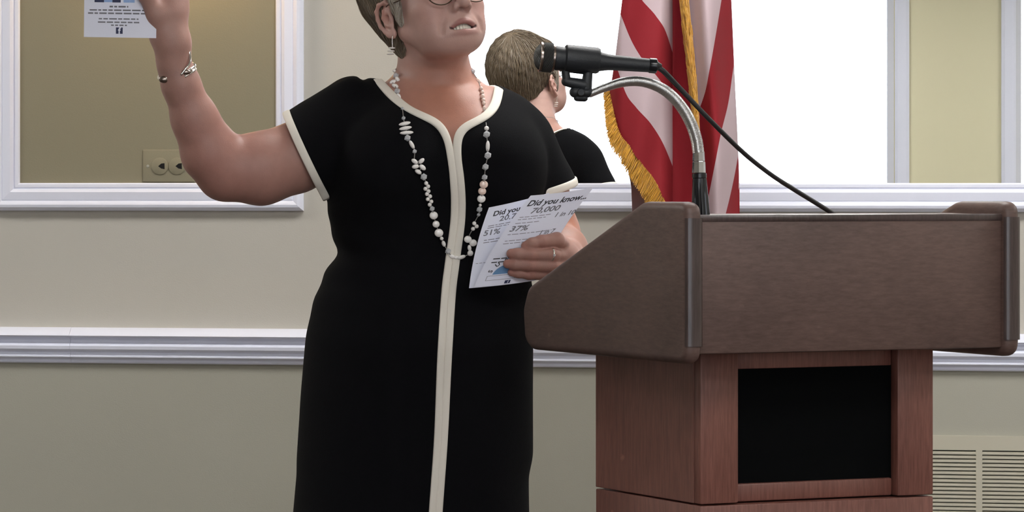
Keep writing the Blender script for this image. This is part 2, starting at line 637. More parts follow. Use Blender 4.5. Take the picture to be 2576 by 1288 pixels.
# wall sconce over the panel: its lamp makes the glow at the top of the panel
sx, sz = wallpt(455, -190)
sconce = thing('wall_sconce', 'small brass wall sconce above the glow on the left panel', 'wall lamp', (sx, -.006, sz))
one(lathe((sx, -.006, sz + .02), (0, -1, 0), [(0, .05), (.008, .05), (.016, .04), (.018, .01)], 24), 'backplate', M_brass, sconce, 35)
one(tube(catmull([(sx, -.02, sz + .02), (sx, -.07, sz - .01), (sx, -.11, sz + .01), (sx, -.115, sz + .05)], 14), .006, 8), 'arm', M_brass, sconce, True)
one(lathe((sx, -.115, sz + .05), (0, 0, 1), [(0, .012), (.01, .018), (.012, .004), (.012, .0001)], 16), 'candle_cup', M_brass, sconce, 35)
M_bulb = emit('lamp_bulb', (1, .66, .3, 1), 60)
one(ball((sx, -.115, sz + .085), (.016, .016, .026), 12, 8), 'bulb', M_bulb, sconce, True)
sl = bpy.data.lights.new('sconce_lamp', 'POINT'); sl.energy = 3.2; sl.color = (1, .66, .32); sl.shadow_soft_size = .03
slo = bpy.data.objects.new('sconce_lamp', sl); slo.location = (0, -.115, .04); slo.parent = sconce; COL.objects.link(slo)

# ceiling fittings (out of the frame, they light the room)
M_diff = emit('lamp_diffuser', (1, .985, .965, 1), 15)
for rn, ly in (('nearest the mirror', -1.35), ('halfway down the room', -4.6), ('near the windows', -8.5)):
    for cn, lx in (('left', -3.1), ('middle', 0.2), ('right', 3.0)):
        if lx < -1 and ly < -3: continue      # the far left of the room is unlit
        c = thing('ceiling_light', 'recessed white ceiling light panel, %s one %s' % (cn, rn), 'ceiling light', (lx, ly, CEIL - .02), 'ceiling lights')
        fr = MB()
        for q in ((-.62, .62, -.32, -.30), (-.62, .62, .30, .32), (-.62, -.60, -.30, .30), (.60, .62, -.30, .30)):
            fr.add(box(lx + q[0], lx + q[1], ly + q[2], ly + q[3], CEIL - .022, CEIL - .001, .003, 1))
        fr.build('rim', M_trim, c)
        one(box(lx - .60, lx + .60, ly - .30, ly + .30, CEIL - .014, CEIL - .004), 'diffuser', M_diff, c)

# ------------------------------------------------------------------ lectern
TH = math.atan(.41)
ct, st_ = math.cos(TH), math.sin(TH)
DA = 4.3
RA = (1728 - CX) / F_PX * DA


def L2W(a, b, z):            # lectern frame: a along the front, b towards the speaker
    return C2W(RA + a * ct - b * st_, DA + a * st_ + b * ct, z)


LW, LDp = .5496, .461
base_pt = L2W(np.array(LW / 2), np.array(LDp / 2), np.array(0.0))
lect = thing('lectern', 'dark brown wooden lectern with black speaker cloth in its front', 'lectern', tuple(base_pt))
ZT, ZB = 1.205, .985
PT = .026
side = round_poly([(0, ZB), (0, ZT), (.120, ZT), (.446, 1.078), (.4615, 1.045), (.457, .998), (.436, ZB)], [.022, .02, .05, .03, .03, .03, .02])
for (a0, a1) in ((0, PT), (LW - PT, LW)):
    one(prism(side, a0, a1, .0105, 4, L2W), 'end_panel', M_woodn if False else M_wood, lect, 50)
# darker rounded nosing on the front edge of each end panel
for a0 in (0, LW - PT):
    pr = []
    for i in range(9):
        u = math.pi * i / 8
        pr.append((a0 + PT / 2 - math.cos(u) * PT / 2 * 1.04, -.0015 - math.sin(u) * .007))
    ZN = (ZB + .024, ZT - .022)
    n = len(pr)
    V = np.concatenate([np.stack(L2W(np.array([p[0] for p in pr]), np.array([p[1] + .006 for p in pr]), np.full(n, z)).T, -1) for z in ZN])
    one((V, [(i, i + 1, n + i + 1, n + i) for i in range(n - 1)] + [(n - 1, 0, n, 2 * n - 1), tuple(range(n))[::-1], tuple(range(n, 2 * n))]), 'nosing', M_woodn, lect, 50)
one(box(PT - .002, LW - PT + .002, .010, .028, .9975, 1.1855, .004, 2, L2W), 'front_panel', M_wood, lect, 40)
one(box(PT - .002, LW - PT + .002, .0085, .03, 1.177, 1.1875, .003, 2, L2W), 'top_lip', M_woodn, lect, 40)
# sloping reading desk and the box floor
rd = [(.028, 1.172), (.028, 1.186), (.12, 1.188), (.44, 1.062), (.436, 1.050), (.118, 1.174)]
one(prism(rd, PT - .001, LW - PT + .001, 0, 1, L2W), 'reading_desk', M_wood, lect)
one(box(PT, LW - PT, .43, .445, .999, 1.06, .002, 1, L2W), 'back_panel', M_wood, lect)
one(box(PT, LW - PT, .03, .43, .999, 1.008, 0, 1, L2W), 'box_floor', M_wood, lect)
A0, B0 = .080, .094          # base cabinet
BW, BD = .389, .2875
A1, B1 = A0 + BW, B0 + BD
ZC = .783
one(box(A0, A0 + .016, B0 + .018, B1, ZC + .001, .9985, .001, 1, L2W), 'side_panel', M_woodb, lect)
one(box(A1 - .016, A1, B0 + .018, B1, ZC + .001, .9985, .001, 1, L2W), 'side_panel', M_woodb, lect)
one(box(A0, A0 + .0622, B0, B0 + .018, ZC + .001, .9985, .0028, 2, L2W), 'stile', M_woodb, lect, 40)
one(box(A1 - .0617, A1, B0, B0 + .018, ZC + .001, .9985, .0028, 2, L2W), 'stile', M_woodb, lect, 40)
one(box(A0 + .0624, A1 - .0619, B0 + .0150, B0 + .026, .970, .9985, .0015, 2, L2W), 'top_rail', M_woodb, lect, 40)
one(box(A0 + .0624, A1 - .0619, B0 + .0125, B0 + .026, ZC + .001, .8095, .003, 2, L2W), 'lower_rail', M_woodb, lect, 40)
M_cloth = mat('speaker_cloth', srgb(9, 10, 11), .9, spec=.06, bump=.4, bscale=1200)
one(box(A0 + .05, A1 - .05, B0 + .0172, B0 + .0235, .800, .978, 0, 1, L2W), 'speaker_cloth', M_cloth, lect)
one(box(A0 + .02, A1 - .02, B1 - .02, B1 - .005, ZC + .001, .9985, 0, 1, L2W), 'back_board', M_woodb, lect)
one(box(A0, A1, B0 + .0005, B1, .07, ZC - .0012, .0022, 2, L2W), 'lower_cabinet', M_woodb, lect, 40)
one(box(A0 + .05, A1 - .05, B0 - .008, B0 + .002, .14, .70, .006, 2, L2W), 'raised_panel', M_woodb, lect, 40)
one(box(A0 - .04, A1 + .04, B0 - .05, B1 + .04, .0, .07, .012, 3, L2W), 'plinth', M_woodb, lect, 40)

# ------------------------------------------------------------------ gooseneck, microphone, cable
gd = 4.372


def g(X, Y, dd=0.0):
    return P(X, Y, gd + dd)


gz = g(1760, 545)
goose = thing('gooseneck_stand', 'chrome flexible gooseneck microphone arm on black base on the lectern', 'microphone stand', tuple(gz))
dn = np.array([0, 0, -1.0])
pxm = gd / F_PX
# tapered ribbed black base
nn = 40
prof = [(436, 17.5), (440, 18), (447, 18), (449, 16.5), (452, 17.5), (500, 20.5), (548, 23), (566, 24)]
V, Fc = lathe(g(1759, 436), g(1764, 566) - g(1759, 436), [((p[0] - 436) * pxm, p[1] * pxm) for p in prof], nn)
V = V.reshape(len(prof), nn, 3)
for i in range(4, len(prof)):
    c = V[i].mean(0)
    f = 1 - .10 * (np.cos(np.arange(nn) / nn * 2 * math.pi * 10) > .3)
    V[i] = c + (V[i] - c) * f[:, None]
one((V.reshape(-1, 3), Fc), 'base_post', M_blackm, goose, 35)
for (y0, y1, x0, ra, rb) in ((381, 406, 1757.5, 14.5, 15.5), (406, 436, 1758, 16, 17)):
    L = (y1 - y0) * pxm
    one(lathe(g(x0, y0), dn, [(0, ra * pxm * .9), (.06 * L, ra * pxm), (.94 * L, rb * pxm), (L, rb * pxm * .92)], 8), 'ferrule', M_chrome, goose)
gp = catmull([g(*p) for p in ((1757, 384), (1752, 352), (1740, 315), (1722, 280), (1695, 246), (1658, 219), (1612, 205), (1566, 207), (1520, 221), (1482, 237))], 520)
rr = np.interp(np.linspace(0, 1, 520), [0, .3, .75, 1], [15, 15, 13, 10]) * pxm
rr = rr * (1 - .08 * (.5 + .5 * np.cos(np.arange(520) / 520 * 128 * 2 * math.pi)))
one(tube(gp, rr, 12), 'flexible_arm', M_steel, goose, True)
# clip: hinge block, cross bar, two cheeks holding the mic
cl = MB()


def capsule(p0, p1, r0, r1, n=12):
    p0, p1 = np.asarray(p0), np.asarray(p1)
    L = np.linalg.norm(p1 - p0); pr = []
    for i in range(5):
        u = math.pi / 2 * i / 4
        pr.append((-r0 * math.cos(u), r0 * math.sin(u)))
    for i in range(5):
        u = math.pi / 2 * i / 4
        pr.append((L + r1 * math.sin(u), r1 * math.cos(u)))
    return lathe(p0, p1 - p0, pr, n)


cl.add(capsule(g(1446, 232), g(1478, 232), 14 * pxm, 14 * pxm))
cl.add(capsule(g(1452, 246), g(1470, 247), 9 * pxm, 9 * pxm))
cl.add(capsule(g(1424, 205), g(1470, 215), 12 * pxm, 16 * pxm))
cl.add(capsule(g(1422, 178), g(1426, 205), 10 * pxm, 11 * pxm))
cl.add(capsule(g(1480, 178), g(1474, 222), 11 * pxm, 15 * pxm))
cl.add(capsule(g(1426, 174), g(1482, 180), 8 * pxm, 9 * pxm))
cl.add(lathe(g(1462, 232, -.016), P(1462, 232, gd) - P(1462, 232, gd - .1), [(0, 8 * pxm), (.004, 10 * pxm), (.028, 10 * pxm), (.032, 8 * pxm)], 14))
cl.build('clip_hinge', M_black, goose, 40)
ax = g(1640, 164) - g(1360, 142)
ax = ax / np.linalg.norm(ax)
one(lathe(g(1420, 146), ax, [(0, 31 * pxm), (.002, 34.5 * pxm), (.045, 33 * pxm), (.048, 30 * pxm)], 28), 'clip_sleeve', M_black, goose, 40)

mic = thing('microphone', 'black handheld microphone with dark mesh grille clipped on the gooseneck', 'microphone', tuple(g(1395, 146)))
m0 = g(1395, 146)
one(lathe(m0, ax, [(0, 30 * pxm), (4 * pxm, 31 * pxm), (14 * pxm, 30 * pxm), (100 * pxm, 26.5 * pxm), (112 * pxm, 25 * pxm), (135 * pxm, 20.5 * pxm),
                   (150 * pxm, 19.5 * pxm), (248 * pxm, 17 * pxm), (250 * pxm, 15 * pxm)], 32), 'body', M_black, mic, 40)
one(lathe(m0 - ax * 8 * pxm, ax, [(0, 33 * pxm), (1.5 * pxm, 35 * pxm), (7 * pxm, 34.6 * pxm), (9 * pxm, 31 * pxm)], 32), 'collar_ring', M_bronze, mic, 40)
# mesh grille
M_grille = mat('dark_mesh', srgb(84, 84, 82), .5, metal=.6)
gn, gm = 44, 22
pr = []
for i in range(gm):
    t = i / (gm - 1)
    x = -52 + 46 * t
    pr.append((x * pxm, max(.3, 36.5 * (1 - max(0, (-(x + 22)) / 31) ** 2.2) ** .5 if x < -22 else 36.5) * pxm))
V, Fc = lathe(m0, ax, pr, gn)
V = V.reshape(gm, gn, 3)
for i in range(gm):
    c = V[i].mean(0)
    jj = np.arange(gn)
    V[i] = c + (V[i] - c) * (1 + .035 * (((jj + i) % 2) * 2 - 1))[:, None]
one((V.reshape(-1, 3), Fc), 'grille', M_grille, mic)
one(lathe(m0 - ax * 38 * pxm, ax, [(0, 36.6 * pxm), (1 * pxm, 38 * pxm), (6 * pxm, 38 * pxm), (7 * pxm, 36.6 * pxm)], 32), 'grille_band', M_bronze, mic, 40)
one(lathe(m0 + ax * 236 * pxm, ax, [(0, 16 * pxm), (.002, 19 * pxm), (20 * pxm, 19.5 * pxm), (22 * pxm, 17 * pxm)], 20), 'connector_shell', M_blackm, mic, 40)

cbp = m0 + ax * 252 * pxm
cab = thing('microphone_cable', 'thin black cable running from microphone down to lectern top', 'cable', tuple(cbp))
pts = [cbp + ax * .001, g(1668, 178, .0), g(1712, 224, .01), (g(1790, 306, .02)), g(1870, 384, .05), g(1935, 436, .09), g(1990, 472, .12), g(2045, 506, .15), g(2093, 536, .17), g(2100, 541, .175)]
m = MB()
m.add(tube(catmull(pts, 60), np.interp(np.arange(60), [0, 12, 59], [7.2, 6.2, 6.2]) * pxm, 10))
m.build('cord', M_cable, cab, True)
one(lathe(cbp - ax * .012, ax, [(0, 16 * pxm), (.004, 16.5 * pxm), (26 * pxm, 14 * pxm), (36 * pxm, 8 * pxm), (40 * pxm, 6.5 * pxm)], 18), 'strain_relief', M_cable, cab, 40)

# ------------------------------------------------------------------ flag
FD = 6.16
flag_base = P(1700, 1900, FD + .05); flag_base[2] = 0
flag = thing('flag', 'red and white striped flag with gold fringe hanging before mirror', 'flag', tuple(flag_base))


def ip(x, xs, ys):
    xs = np.asarray(xs, float); ys = np.asarray(ys, float)
    y = np.interp(x, xs, ys)
    y = np.where(x < xs[0], ys[0] + (x - xs[0]) * (ys[1] - ys[0]) / (xs[1] - xs[0]), y)
    y = np.where(x > xs[-1], ys[-1] + (x - xs[-1]) * (ys[-1] - ys[-2]) / (xs[-1] - xs[-2]), y)
    return y


def spl(x, xs, ys):          # smooth interpolation through the knots
    xs = np.asarray(xs, float); ys = np.asarray(ys, float)
    d = np.gradient(ys, xs)
    i = np.clip(np.searchsorted(xs, x) - 1, 0, len(xs) - 2)
    h = xs[i + 1] - xs[i]; t = (x - xs[i]) / h
    tc = np.clip(t, -3, 3)
    y = (1 + 2 * tc) * (1 - tc) ** 2 * ys[i] + tc * (1 - tc) ** 2 * h * d[i] + tc * tc * (3 - 2 * tc) * ys[i + 1] + tc * tc * (tc - 1) * h * d[i + 1]
    lin = ip(x, xs, ys)
    return np.where((x < xs[0]) | (x > xs[-1]), lin, y)


M_flag = bpy.data.materials.new('striped_flag_cloth')
M_flag.use_nodes = True
nt = M_flag.node_tree
b = nt.nodes['Principled BSDF']
at = nt.nodes.new('ShaderNodeAttribute'); at.attribute_name = 'stripe'
fl = nt.nodes.new('ShaderNodeMath'); fl.operation = 'PINGPONG'; fl.inputs[1].default_value = 1
ad = nt.nodes.new('ShaderNodeMath'); ad.operation = 'MULTIPLY'; ad.inputs[1].default_value = .5
hf = nt.nodes.new('ShaderNodeMath'); hf.operation = 'FRACT'
gt = nt.nodes.new('ShaderNodeMath'); gt.operation = 'GREATER_THAN'; gt.inputs[1].default_value = .5
nt.links.new(at.outputs['Fac'], ad.inputs[0]); nt.links.new(ad.outputs[0], hf.inputs[0]); nt.links.new(hf.outputs[0], gt.inputs[0])
mx = nt.nodes.new('ShaderNodeMix'); mx.data_type = 'RGBA'
mx.inputs[6].default_value = srgb(188, 168, 172); mx.inputs[7].default_value = srgb(136, 29, 38)
nt.links.new(gt.outputs[0], mx.inputs[0]); nt.links.new(mx.outputs[2], b.inputs['Base Color'])
b.inputs['Roughness'].default_value = .75
b.inputs['Specular IOR Level'].default_value = .25
tc = nt.nodes.new('ShaderNodeTexCoord'); no = nt.nodes.new('ShaderNodeTexNoise'); no.inputs['Scale'].default_value = 900
bp = nt.nodes.new('ShaderNodeBump'); bp.inputs['Strength'].default_value = .25; bp.inputs['Distance'].default_value = .001
nt.links.new(tc.outputs['Object'], no.inputs[0]); nt.links.new(no.outputs[0], bp.inputs['Height']); nt.links.new(bp.outputs[0], b.inputs['Normal'])
nt.nodes.remove(fl)

YT = -470.0                  # where the cloth meets the pole head, above the frame
eX = [1531, 1536, 1550, 1585, 1620, 1650, 1668, 1692]
eY = [216, 240, 310, 372, 422, 462, 500, 556]


def edge(x): return spl(x, eX, eY)


def grid_mesh(name, X, Y, D, stripe, close_rows=False):
    nr, nc = X.shape
    V = P(X, Y, D).reshape(-1, 3)
    i = np.arange(nr - 1)[:, None] * nc + np.arange(nc - 1)[None]
    Fq = np.stack([i, i + nc, i + nc + 1, i + 1], -1).reshape(-1, 4)
    o = obj(name, V, Fq, M_flag, flag, True)
    a = o.data.attributes.new('stripe', 'FLOAT', 'POINT')
    a.data.foreach_set('value', stripe.astype(np.float32).ravel())
    return o


# left fold: columns run from the left silhouette / the top down to the fringed hem
xc = np.linspace(1532, 1692, 90)
ys = np.interp(xc, [1532, 1535, 1548, 1565, 1622, 1692], [225, 228, 140, 0, YT, YT])
ye = np.maximum(edge(xc), ys + 3)
t = np.linspace(0, 1, 120)[:, None]
X = np.broadcast_to(xc, (120, 90)); Y = ys + (ye - ys) * t
s = (X - 1532) / 160
D = FD - .012 - .030 * np.sin(np.clip(s, 0, 1) * math.pi) ** .8 + .045 * np.clip((s - .80) / .2, 0, 1) ** 2 + .006 * np.sin(X / 16 + Y / 75) + .030 * np.clip((.22 - s) / .22, 0, 1) ** 2
b1 = spl(X, [1540, 1580, 1615, 1650, 1675, 1692], [-125, -52, 0, 40, 80, 132])
b2 = spl(X, [1548, 1567, 1585, 1610, 1640, 1665, 1692], [0, 50, 95, 140, 177, 208, 248])
b3 = spl(X, [1535, 1552, 1575, 1600, 1640, 1670, 1692], [118, 170, 236, 270, 315, 365, 418])
b4 = edge(X)
b0 = b1 - 130
bm1 = b0 - 130; bm2 = bm1 - 130; bm3 = bm2 - 130
lev = [bm3, bm2, bm1, b0, b1, b2, b3, b4 + .5]
val = [-3, -2, -1, 0, 1, 2, 3, 4]
st = np.full(X.shape, -3.5)
for i in range(len(lev) - 1):
    w = (Y - lev[i]) / np.maximum(lev[i + 1] - lev[i], 1e-3)
    st = np.where(Y >= lev[i], val[i] + np.clip(w, 0, .9999), st)
grid_mesh('cloth_fold', X, Y, D, st + 10)

# middle and right folds
yy = np.linspace(YT, 580, 230)[:, None]
uu = np.linspace(0, 1, 220)[None]
f1 = ip(yy, [YT, 0, 540], [1689, 1691, 1683])
f2 = ip(yy, [YT, 0, 150, 280, 380, 580], [1690, 1722, 1738, 1750, 1758, 1762])
rt = ip(yy, [YT, 0, 165, 330, 450, 580], [1765, 1840, 1847, 1855, 1860, 1861])
un = np.where(uu < .3, uu / .3, 0); uc = np.where(uu >= .3, (uu - .3) / .7, 0)
X = np.where(uu < .3, f1 + (f2 - f1) * un, f2 + (rt - f2) * uc); Y = np.broadcast_to(yy, X.shape)
D = np.where(uu < .3, FD + .040 - .040 * un + .0 * Y, FD - .035 * np.sin(np.clip(uc, 0, 1) * math.pi) ** .7 + .05 * uc ** 3 + .012 * np.sin(uc * 9 + .5))
D = D + .004 * np.sin(Y / 60 + X / 21)
c1 = np.maximum(spl(Y, [-300, 0, 80, 180, 240, 275, 300], [1860, 1815, 1802, 1784, 1771, 1757, 1740]), f2)
c2 = np.maximum(spl(Y, [-120, 0, 165, 270, 330, 400, 490, 590], [1905, 1880, 1846, 1830, 1815, 1801, 1783, 1762]), f2 + .5)
c3 = np.maximum(spl(Y, [200, 390, 440, 500, 540, 590], [1895, 1857, 1848, 1835, 1825, 1812]), c2 + .5)
lv = [f2 + 0 * X, c1, c2, c3, c3 + 70]
st = np.full(X.shape, 1.5)
for i in range(4):
    w = (X - lv[i]) / np.maximum(lv[i + 1] - lv[i], 1e-3)
    st = np.where((X >= lv[i]) & (uu >= .3), i + np.clip(w, .0, .9999), st)
grid_mesh('cloth_fold', X, Y, D, st + 10)
# back of the bundle, from the right edge round to the left
un = np.linspace(0, 1, 40)[None]
lf = ip(yy, [YT, 0, 235, 470, 580], [1624, 1568, 1542, 1588, 1592])
X = rt + (lf - rt) * un; Y = np.broadcast_to(yy, X.shape)
D = FD + .052 + .05 * np.sin(un * math.pi) + .012 * np.sin(un * 17 + yy / 130)
grid_mesh('cloth_fold', X, Y, D, np.where(un > .55, 12.5, 10 + (X + Y * .35) / 75))
# fringe: threads sewn along the hem
fr = MB()
ex = np.linspace(1531.5, 1684, 600); ey = edge(ex)
al = np.concatenate([[0], np.cumsum(np.hypot(np.diff(ex), np.diff(ey)))])


def fold_d(x):
    sx_ = (x - 1532) / 160
    return FD - .014 - .030 * math.sin(min(1, max(0, sx_)) * math.pi) ** .8 + .030 * max(0, (.22 - sx_) / .22) ** 2


def fringe_dir(i):
    tx, ty = ex[min(i + 3, 599)] - ex[max(i - 3, 0)], ey[min(i + 3, 599)] - ey[max(i - 3, 0)]
    ln = math.hypot(tx, ty); nx_, ny_ = -ty / ln, tx / ln
    dx, dy = nx_ * .55 - .03, ny_ * .55 + .62
    ln = math.hypot(dx, dy)
    return dx / ln, dy / ln


def fringe_len(y): return float(np.interp(y, [216, 250, 330, 420, 470, 540], [22, 30, 40, 52, 58, 58]))


for i in range(520):
    kx = int(np.searchsorted(al, al[-1] * RNG.random())); kx = min(kx, 599)
    x, y = ex[kx], ey[kx]
    dx, dy = fringe_dir(kx); l = fringe_len(y) * (.9 + .14 * RNG.random()); d0 = fold_d(x)
    q = [P(x + dx * l * u + RNG.normal() * .7, y - 3 + dy * l * u, d0 + .002 * RNG.normal() + .004 * u) for u in (0, .35, .7, 1)]
    fr.add(tube(np.array(q), np.array([1.0, 1.2, 1.1, .7]) * FD / F_PX, 4, caps=False))
bk = []
for kx in range(0, 600, 6):
    dx, dy = fringe_dir(kx); l = fringe_len(ey[kx]) * .86; d0 = fold_d(ex[kx]) + .004
    for u in (0, 1):
        for o_ in (0, .0015):
            bk.append(P(ex[kx] + dx * l * u, ey[kx] - 4 + dy * l * u, d0 + o_))
nb = len(bk) // 4
fr.add((np.array(bk), [(4 * i, 4 * i + 2, 4 * i + 6, 4 * i + 4) for i in range(nb - 1)] + [(4 * i + 1, 4 * i + 5, 4 * i + 7, 4 * i + 3) for i in range(nb - 1)]
        + [(4 * i + 2, 4 * i + 3, 4 * i + 7, 4 * i + 6) for i in range(nb - 1)]))
fr.build('hem_fringe', M_gold, flag, True)['kind'] = 'stuff'
fr = MB()
def fr_x(y): return float(ip(np.array(y), [YT, 0, 150, 280, 380, 580], [1690, 1722, 1738, 1750, 1758, 1762]))
def fr_w(y): return float(np.interp(y, [-400, 0, 200, 370, 420], [20, 27, 24, 15, 8]))


for i in range(800):
    y = -440 + 815 * (i + RNG.random()) / 800
    xa, w = fr_x(y), fr_w(y)
    o = RNG.random() - .5
    q = [P(xa - w * .05 + w * o * (1 - .25 * u) + 4 * u + RNG.normal() * .5, y + 40 * u, FD - .012 - .022 * (1 - (2 * o) ** 2) + .003 * RNG.normal()) for u in (0, .35, .7, 1)]
    fr.add(tube(np.array(q), np.array([.7, .95, .95, .6]) * FD / F_PX, 4, caps=False))
bk = []
for y in np.linspace(-440, 400, 80):
    xa, w = fr_x(y), fr_w(y)
    for o in (-.46, -.2, .2, .46):
        bk.append(P(xa - w * .05 + w * o, y, FD - .008 - .020 * (1 - (2 * o) ** 2)))
fr.add((np.array(bk), [(4 * i + k, 4 * i + k + 1, 4 * i + k + 5, 4 * i + k + 4) for i in range(79) for k in range(3)]))
fr.build('edge_fringe', M_gold, flag, True)['kind'] = 'stuff'
pb = P(1705, 0, FD + .055)
pz = float(P(1700, YT - 25, FD)[2])
one(tube([(pb[0], pb[1], .05), (pb[0], pb[1], pz + .1)], .0125, 14), 'pole', mat('oak_pole', srgb(120, 82, 48), .4), flag, 40)
one(lathe((pb[0], pb[1], 0), (0, 0, 1), [(0, .13), (.01, .14), (.03, .12), (.05, .04), (.10, .024), (.1, .001)], 28), 'floor_stand', M_brass, flag, 40)
one(lathe((pb[0], pb[1], pz + .1), (0, 0, 1), [(0, .014), (.02, .02), (.06, .018), (.12, .002)], 16), 'finial', M_brass, flag, 40)
flag.location = (pb[0], pb[1], 0)
for c in flag.children:
    c.data.transform(Matrix.Translation(Vector(ORG[flag]) - Vector((pb[0], pb[1], 0))))
ORG[flag] = np.array((pb[0], pb[1], 0))

# ================================================================== the speaker
WD = 5.0                     # her distance
R0 = (1090 - CX) / F_PX * WD


def J(X, Y, dd=0.0):         # picture point at her depth + dd -> her own frame (right, depth, up)
    r, d, z = ray(X, Y, WD + dd)
    return np.stack([r - R0, d - WD, z], -1)


def Q2W(q):
    q = np.asarray(q, float)
    return C2W(q[..., 0] + R0, q[..., 1] + WD, q[..., 2])


def Q2px(q):
    d = q[..., 1] + WD
    return (q[..., 0] + R0) / d * F_PX + CX, (CAMZ - q[..., 2]) / d * F_PX + CY


zlo = lambda Y: float(J(0, Y)[2])
rlo = lambda X: float((X - CX) / F_PX * WD - R0)


# ---- distance fields
def smin(a, b, k):
    h = np.maximum(k - np.abs(a - b), 0) / k
    return np.minimum(a, b) - h * h * k * .25


def smax(a, b, k): return -smin(-a, -b, k)


def rcone(p, a, b, r1, r2):
    a, b = np.asarray(a, float), np.asarray(b, float)
    ba = b - a
    h = np.clip(((p - a) @ ba) / (ba @ ba), 0, 1)
    return np.linalg.norm(p - a - h[:, None] * ba, axis=1) - (r1 + (r2 - r1) * h)


def chain(p, pts, rs, k=.006):
    d = None
    for i in range(len(pts) - 1):
        e = rcone(p, pts[i], pts[i + 1], rs[i], rs[i + 1])
        d = e if d is None else smin(d, e, k)
    return d


def ellip(p, c, r, R=None):
    q = p - np.asarray(c, float)
    if R is not None: q = q @ np.asarray(R).T
    r = np.asarray(r, float)
    k0 = np.linalg.norm(q / r, axis=1)
    k1 = np.linalg.norm(q / (r * r), axis=1)
    return k0 * (k0 - 1) / np.maximum(k1, 1e-9)


def loft(p, tab, ex=2.3):
    tab = np.array(tab, float)
    z = CAMZ - (tab[:, 0] - CY) / F_PX * WD
    o = np.argsort(z); z = z[o]; tab = tab[o]
    zz = np.linspace(z[0], z[-1], 240)
    k = np.exp(-.5 * (np.arange(-9, 10) / 3.5) ** 2); k /= k.sum()

    def sm(v):
        y = np.interp(zz, z, v)
        return np.interp(p[:, 2], zz, np.convolve(np.pad(y, 9, mode='edge'), k, mode='valid'))
    xl = sm((tab[:, 1] - CX) / F_PX * WD - R0); xr = sm((tab[:, 2] - CX) / F_PX * WD - R0)
    df, db = sm(tab[:, 3]), sm(tab[:, 4])
    cx, wx = (xl + xr) / 2, (xr - xl) / 2
    cd, wd = (df + db) / 2, (db - df) / 2
    q = (np.abs((p[:, 0] - cx) / wx) ** ex + np.abs((p[:, 1] - cd) / wd) ** ex) ** (1 / ex)
    d = (q - 1) * np.minimum(wx, wd)
    return smax(d, np.maximum(p[:, 2] - z[-1], z[0] - p[:, 2]), .03)


# ---- head frame
YAW, PIT, ROL = math.radians(24), math.radians(16), math.radians(6)
HS = .95
fw = np.array([math.sin(YAW) * math.cos(PIT), -math.cos(YAW) * math.cos(PIT), math.sin(PIT)])
lf0 = np.array([math.cos(YAW), math.sin(YAW), 0])
up0 = np.cross(fw, lf0)
lf = lf0 * math.cos(ROL) + up0 * math.sin(ROL)
up = np.cross(fw, lf)
HR = np.stack([lf, fw, up])          # rows: her left, forward, up
HO = J(1081, 36, -.012)


def toH(p): return ((p - HO) @ HR.T) / HS


def fromH(h): return (np.asarray(h, float) * HS) @ HR + HO


def sides(f):
    return lambda s: f(s)


EAR_C = np.array([.0735, -.006, -.003])


def ear_pts(s):
    # outline of the helix: (back, up) measured from the ear's centre
    out = [(.009, .010), (.012, .022), (.004, .031), (-.008, .030), (-.0165, .021), (-.018, .008), (-.014, -.006), (-.007, -.017), (-.0015, -.024)]
    return [np.array([s * (.0735 + .0115 * min(1, max(0, (.010 - y) / .022))), -.006 + y, -.003 + z]) for y, z in out]


LIP_U = (catmull([(-.0310, .0795, -.0605), (-.0240, .0850, -.0545), (-.0150, .0915, -.0488), (-.004, .0955, -.0447), (0, .0957, -.0452), (.004, .0955, -.0447), (.0150, .0915, -.0488), (.0240, .0850, -.0545), (.0310, .0795, -.0605)], 17),
         np.interp(np.arange(17), [0, 5, 8, 11, 16], [.0014, .0025, .0025, .0025, .0014]))
LIP_L = (catmull([(-.0310, .0795, -.0610), (-.0200, .0870, -.0622), (-.0100, .0905, -.0620), (0, .0925, -.0622), (.0100, .0905, -.0620), (.0200, .0870, -.0622), (.0310, .0795, -.0610)], 15),
         np.interp(np.arange(15), [0, 5, 7, 9, 14], [.0014, .0034, .0040, .0034, .0014]))


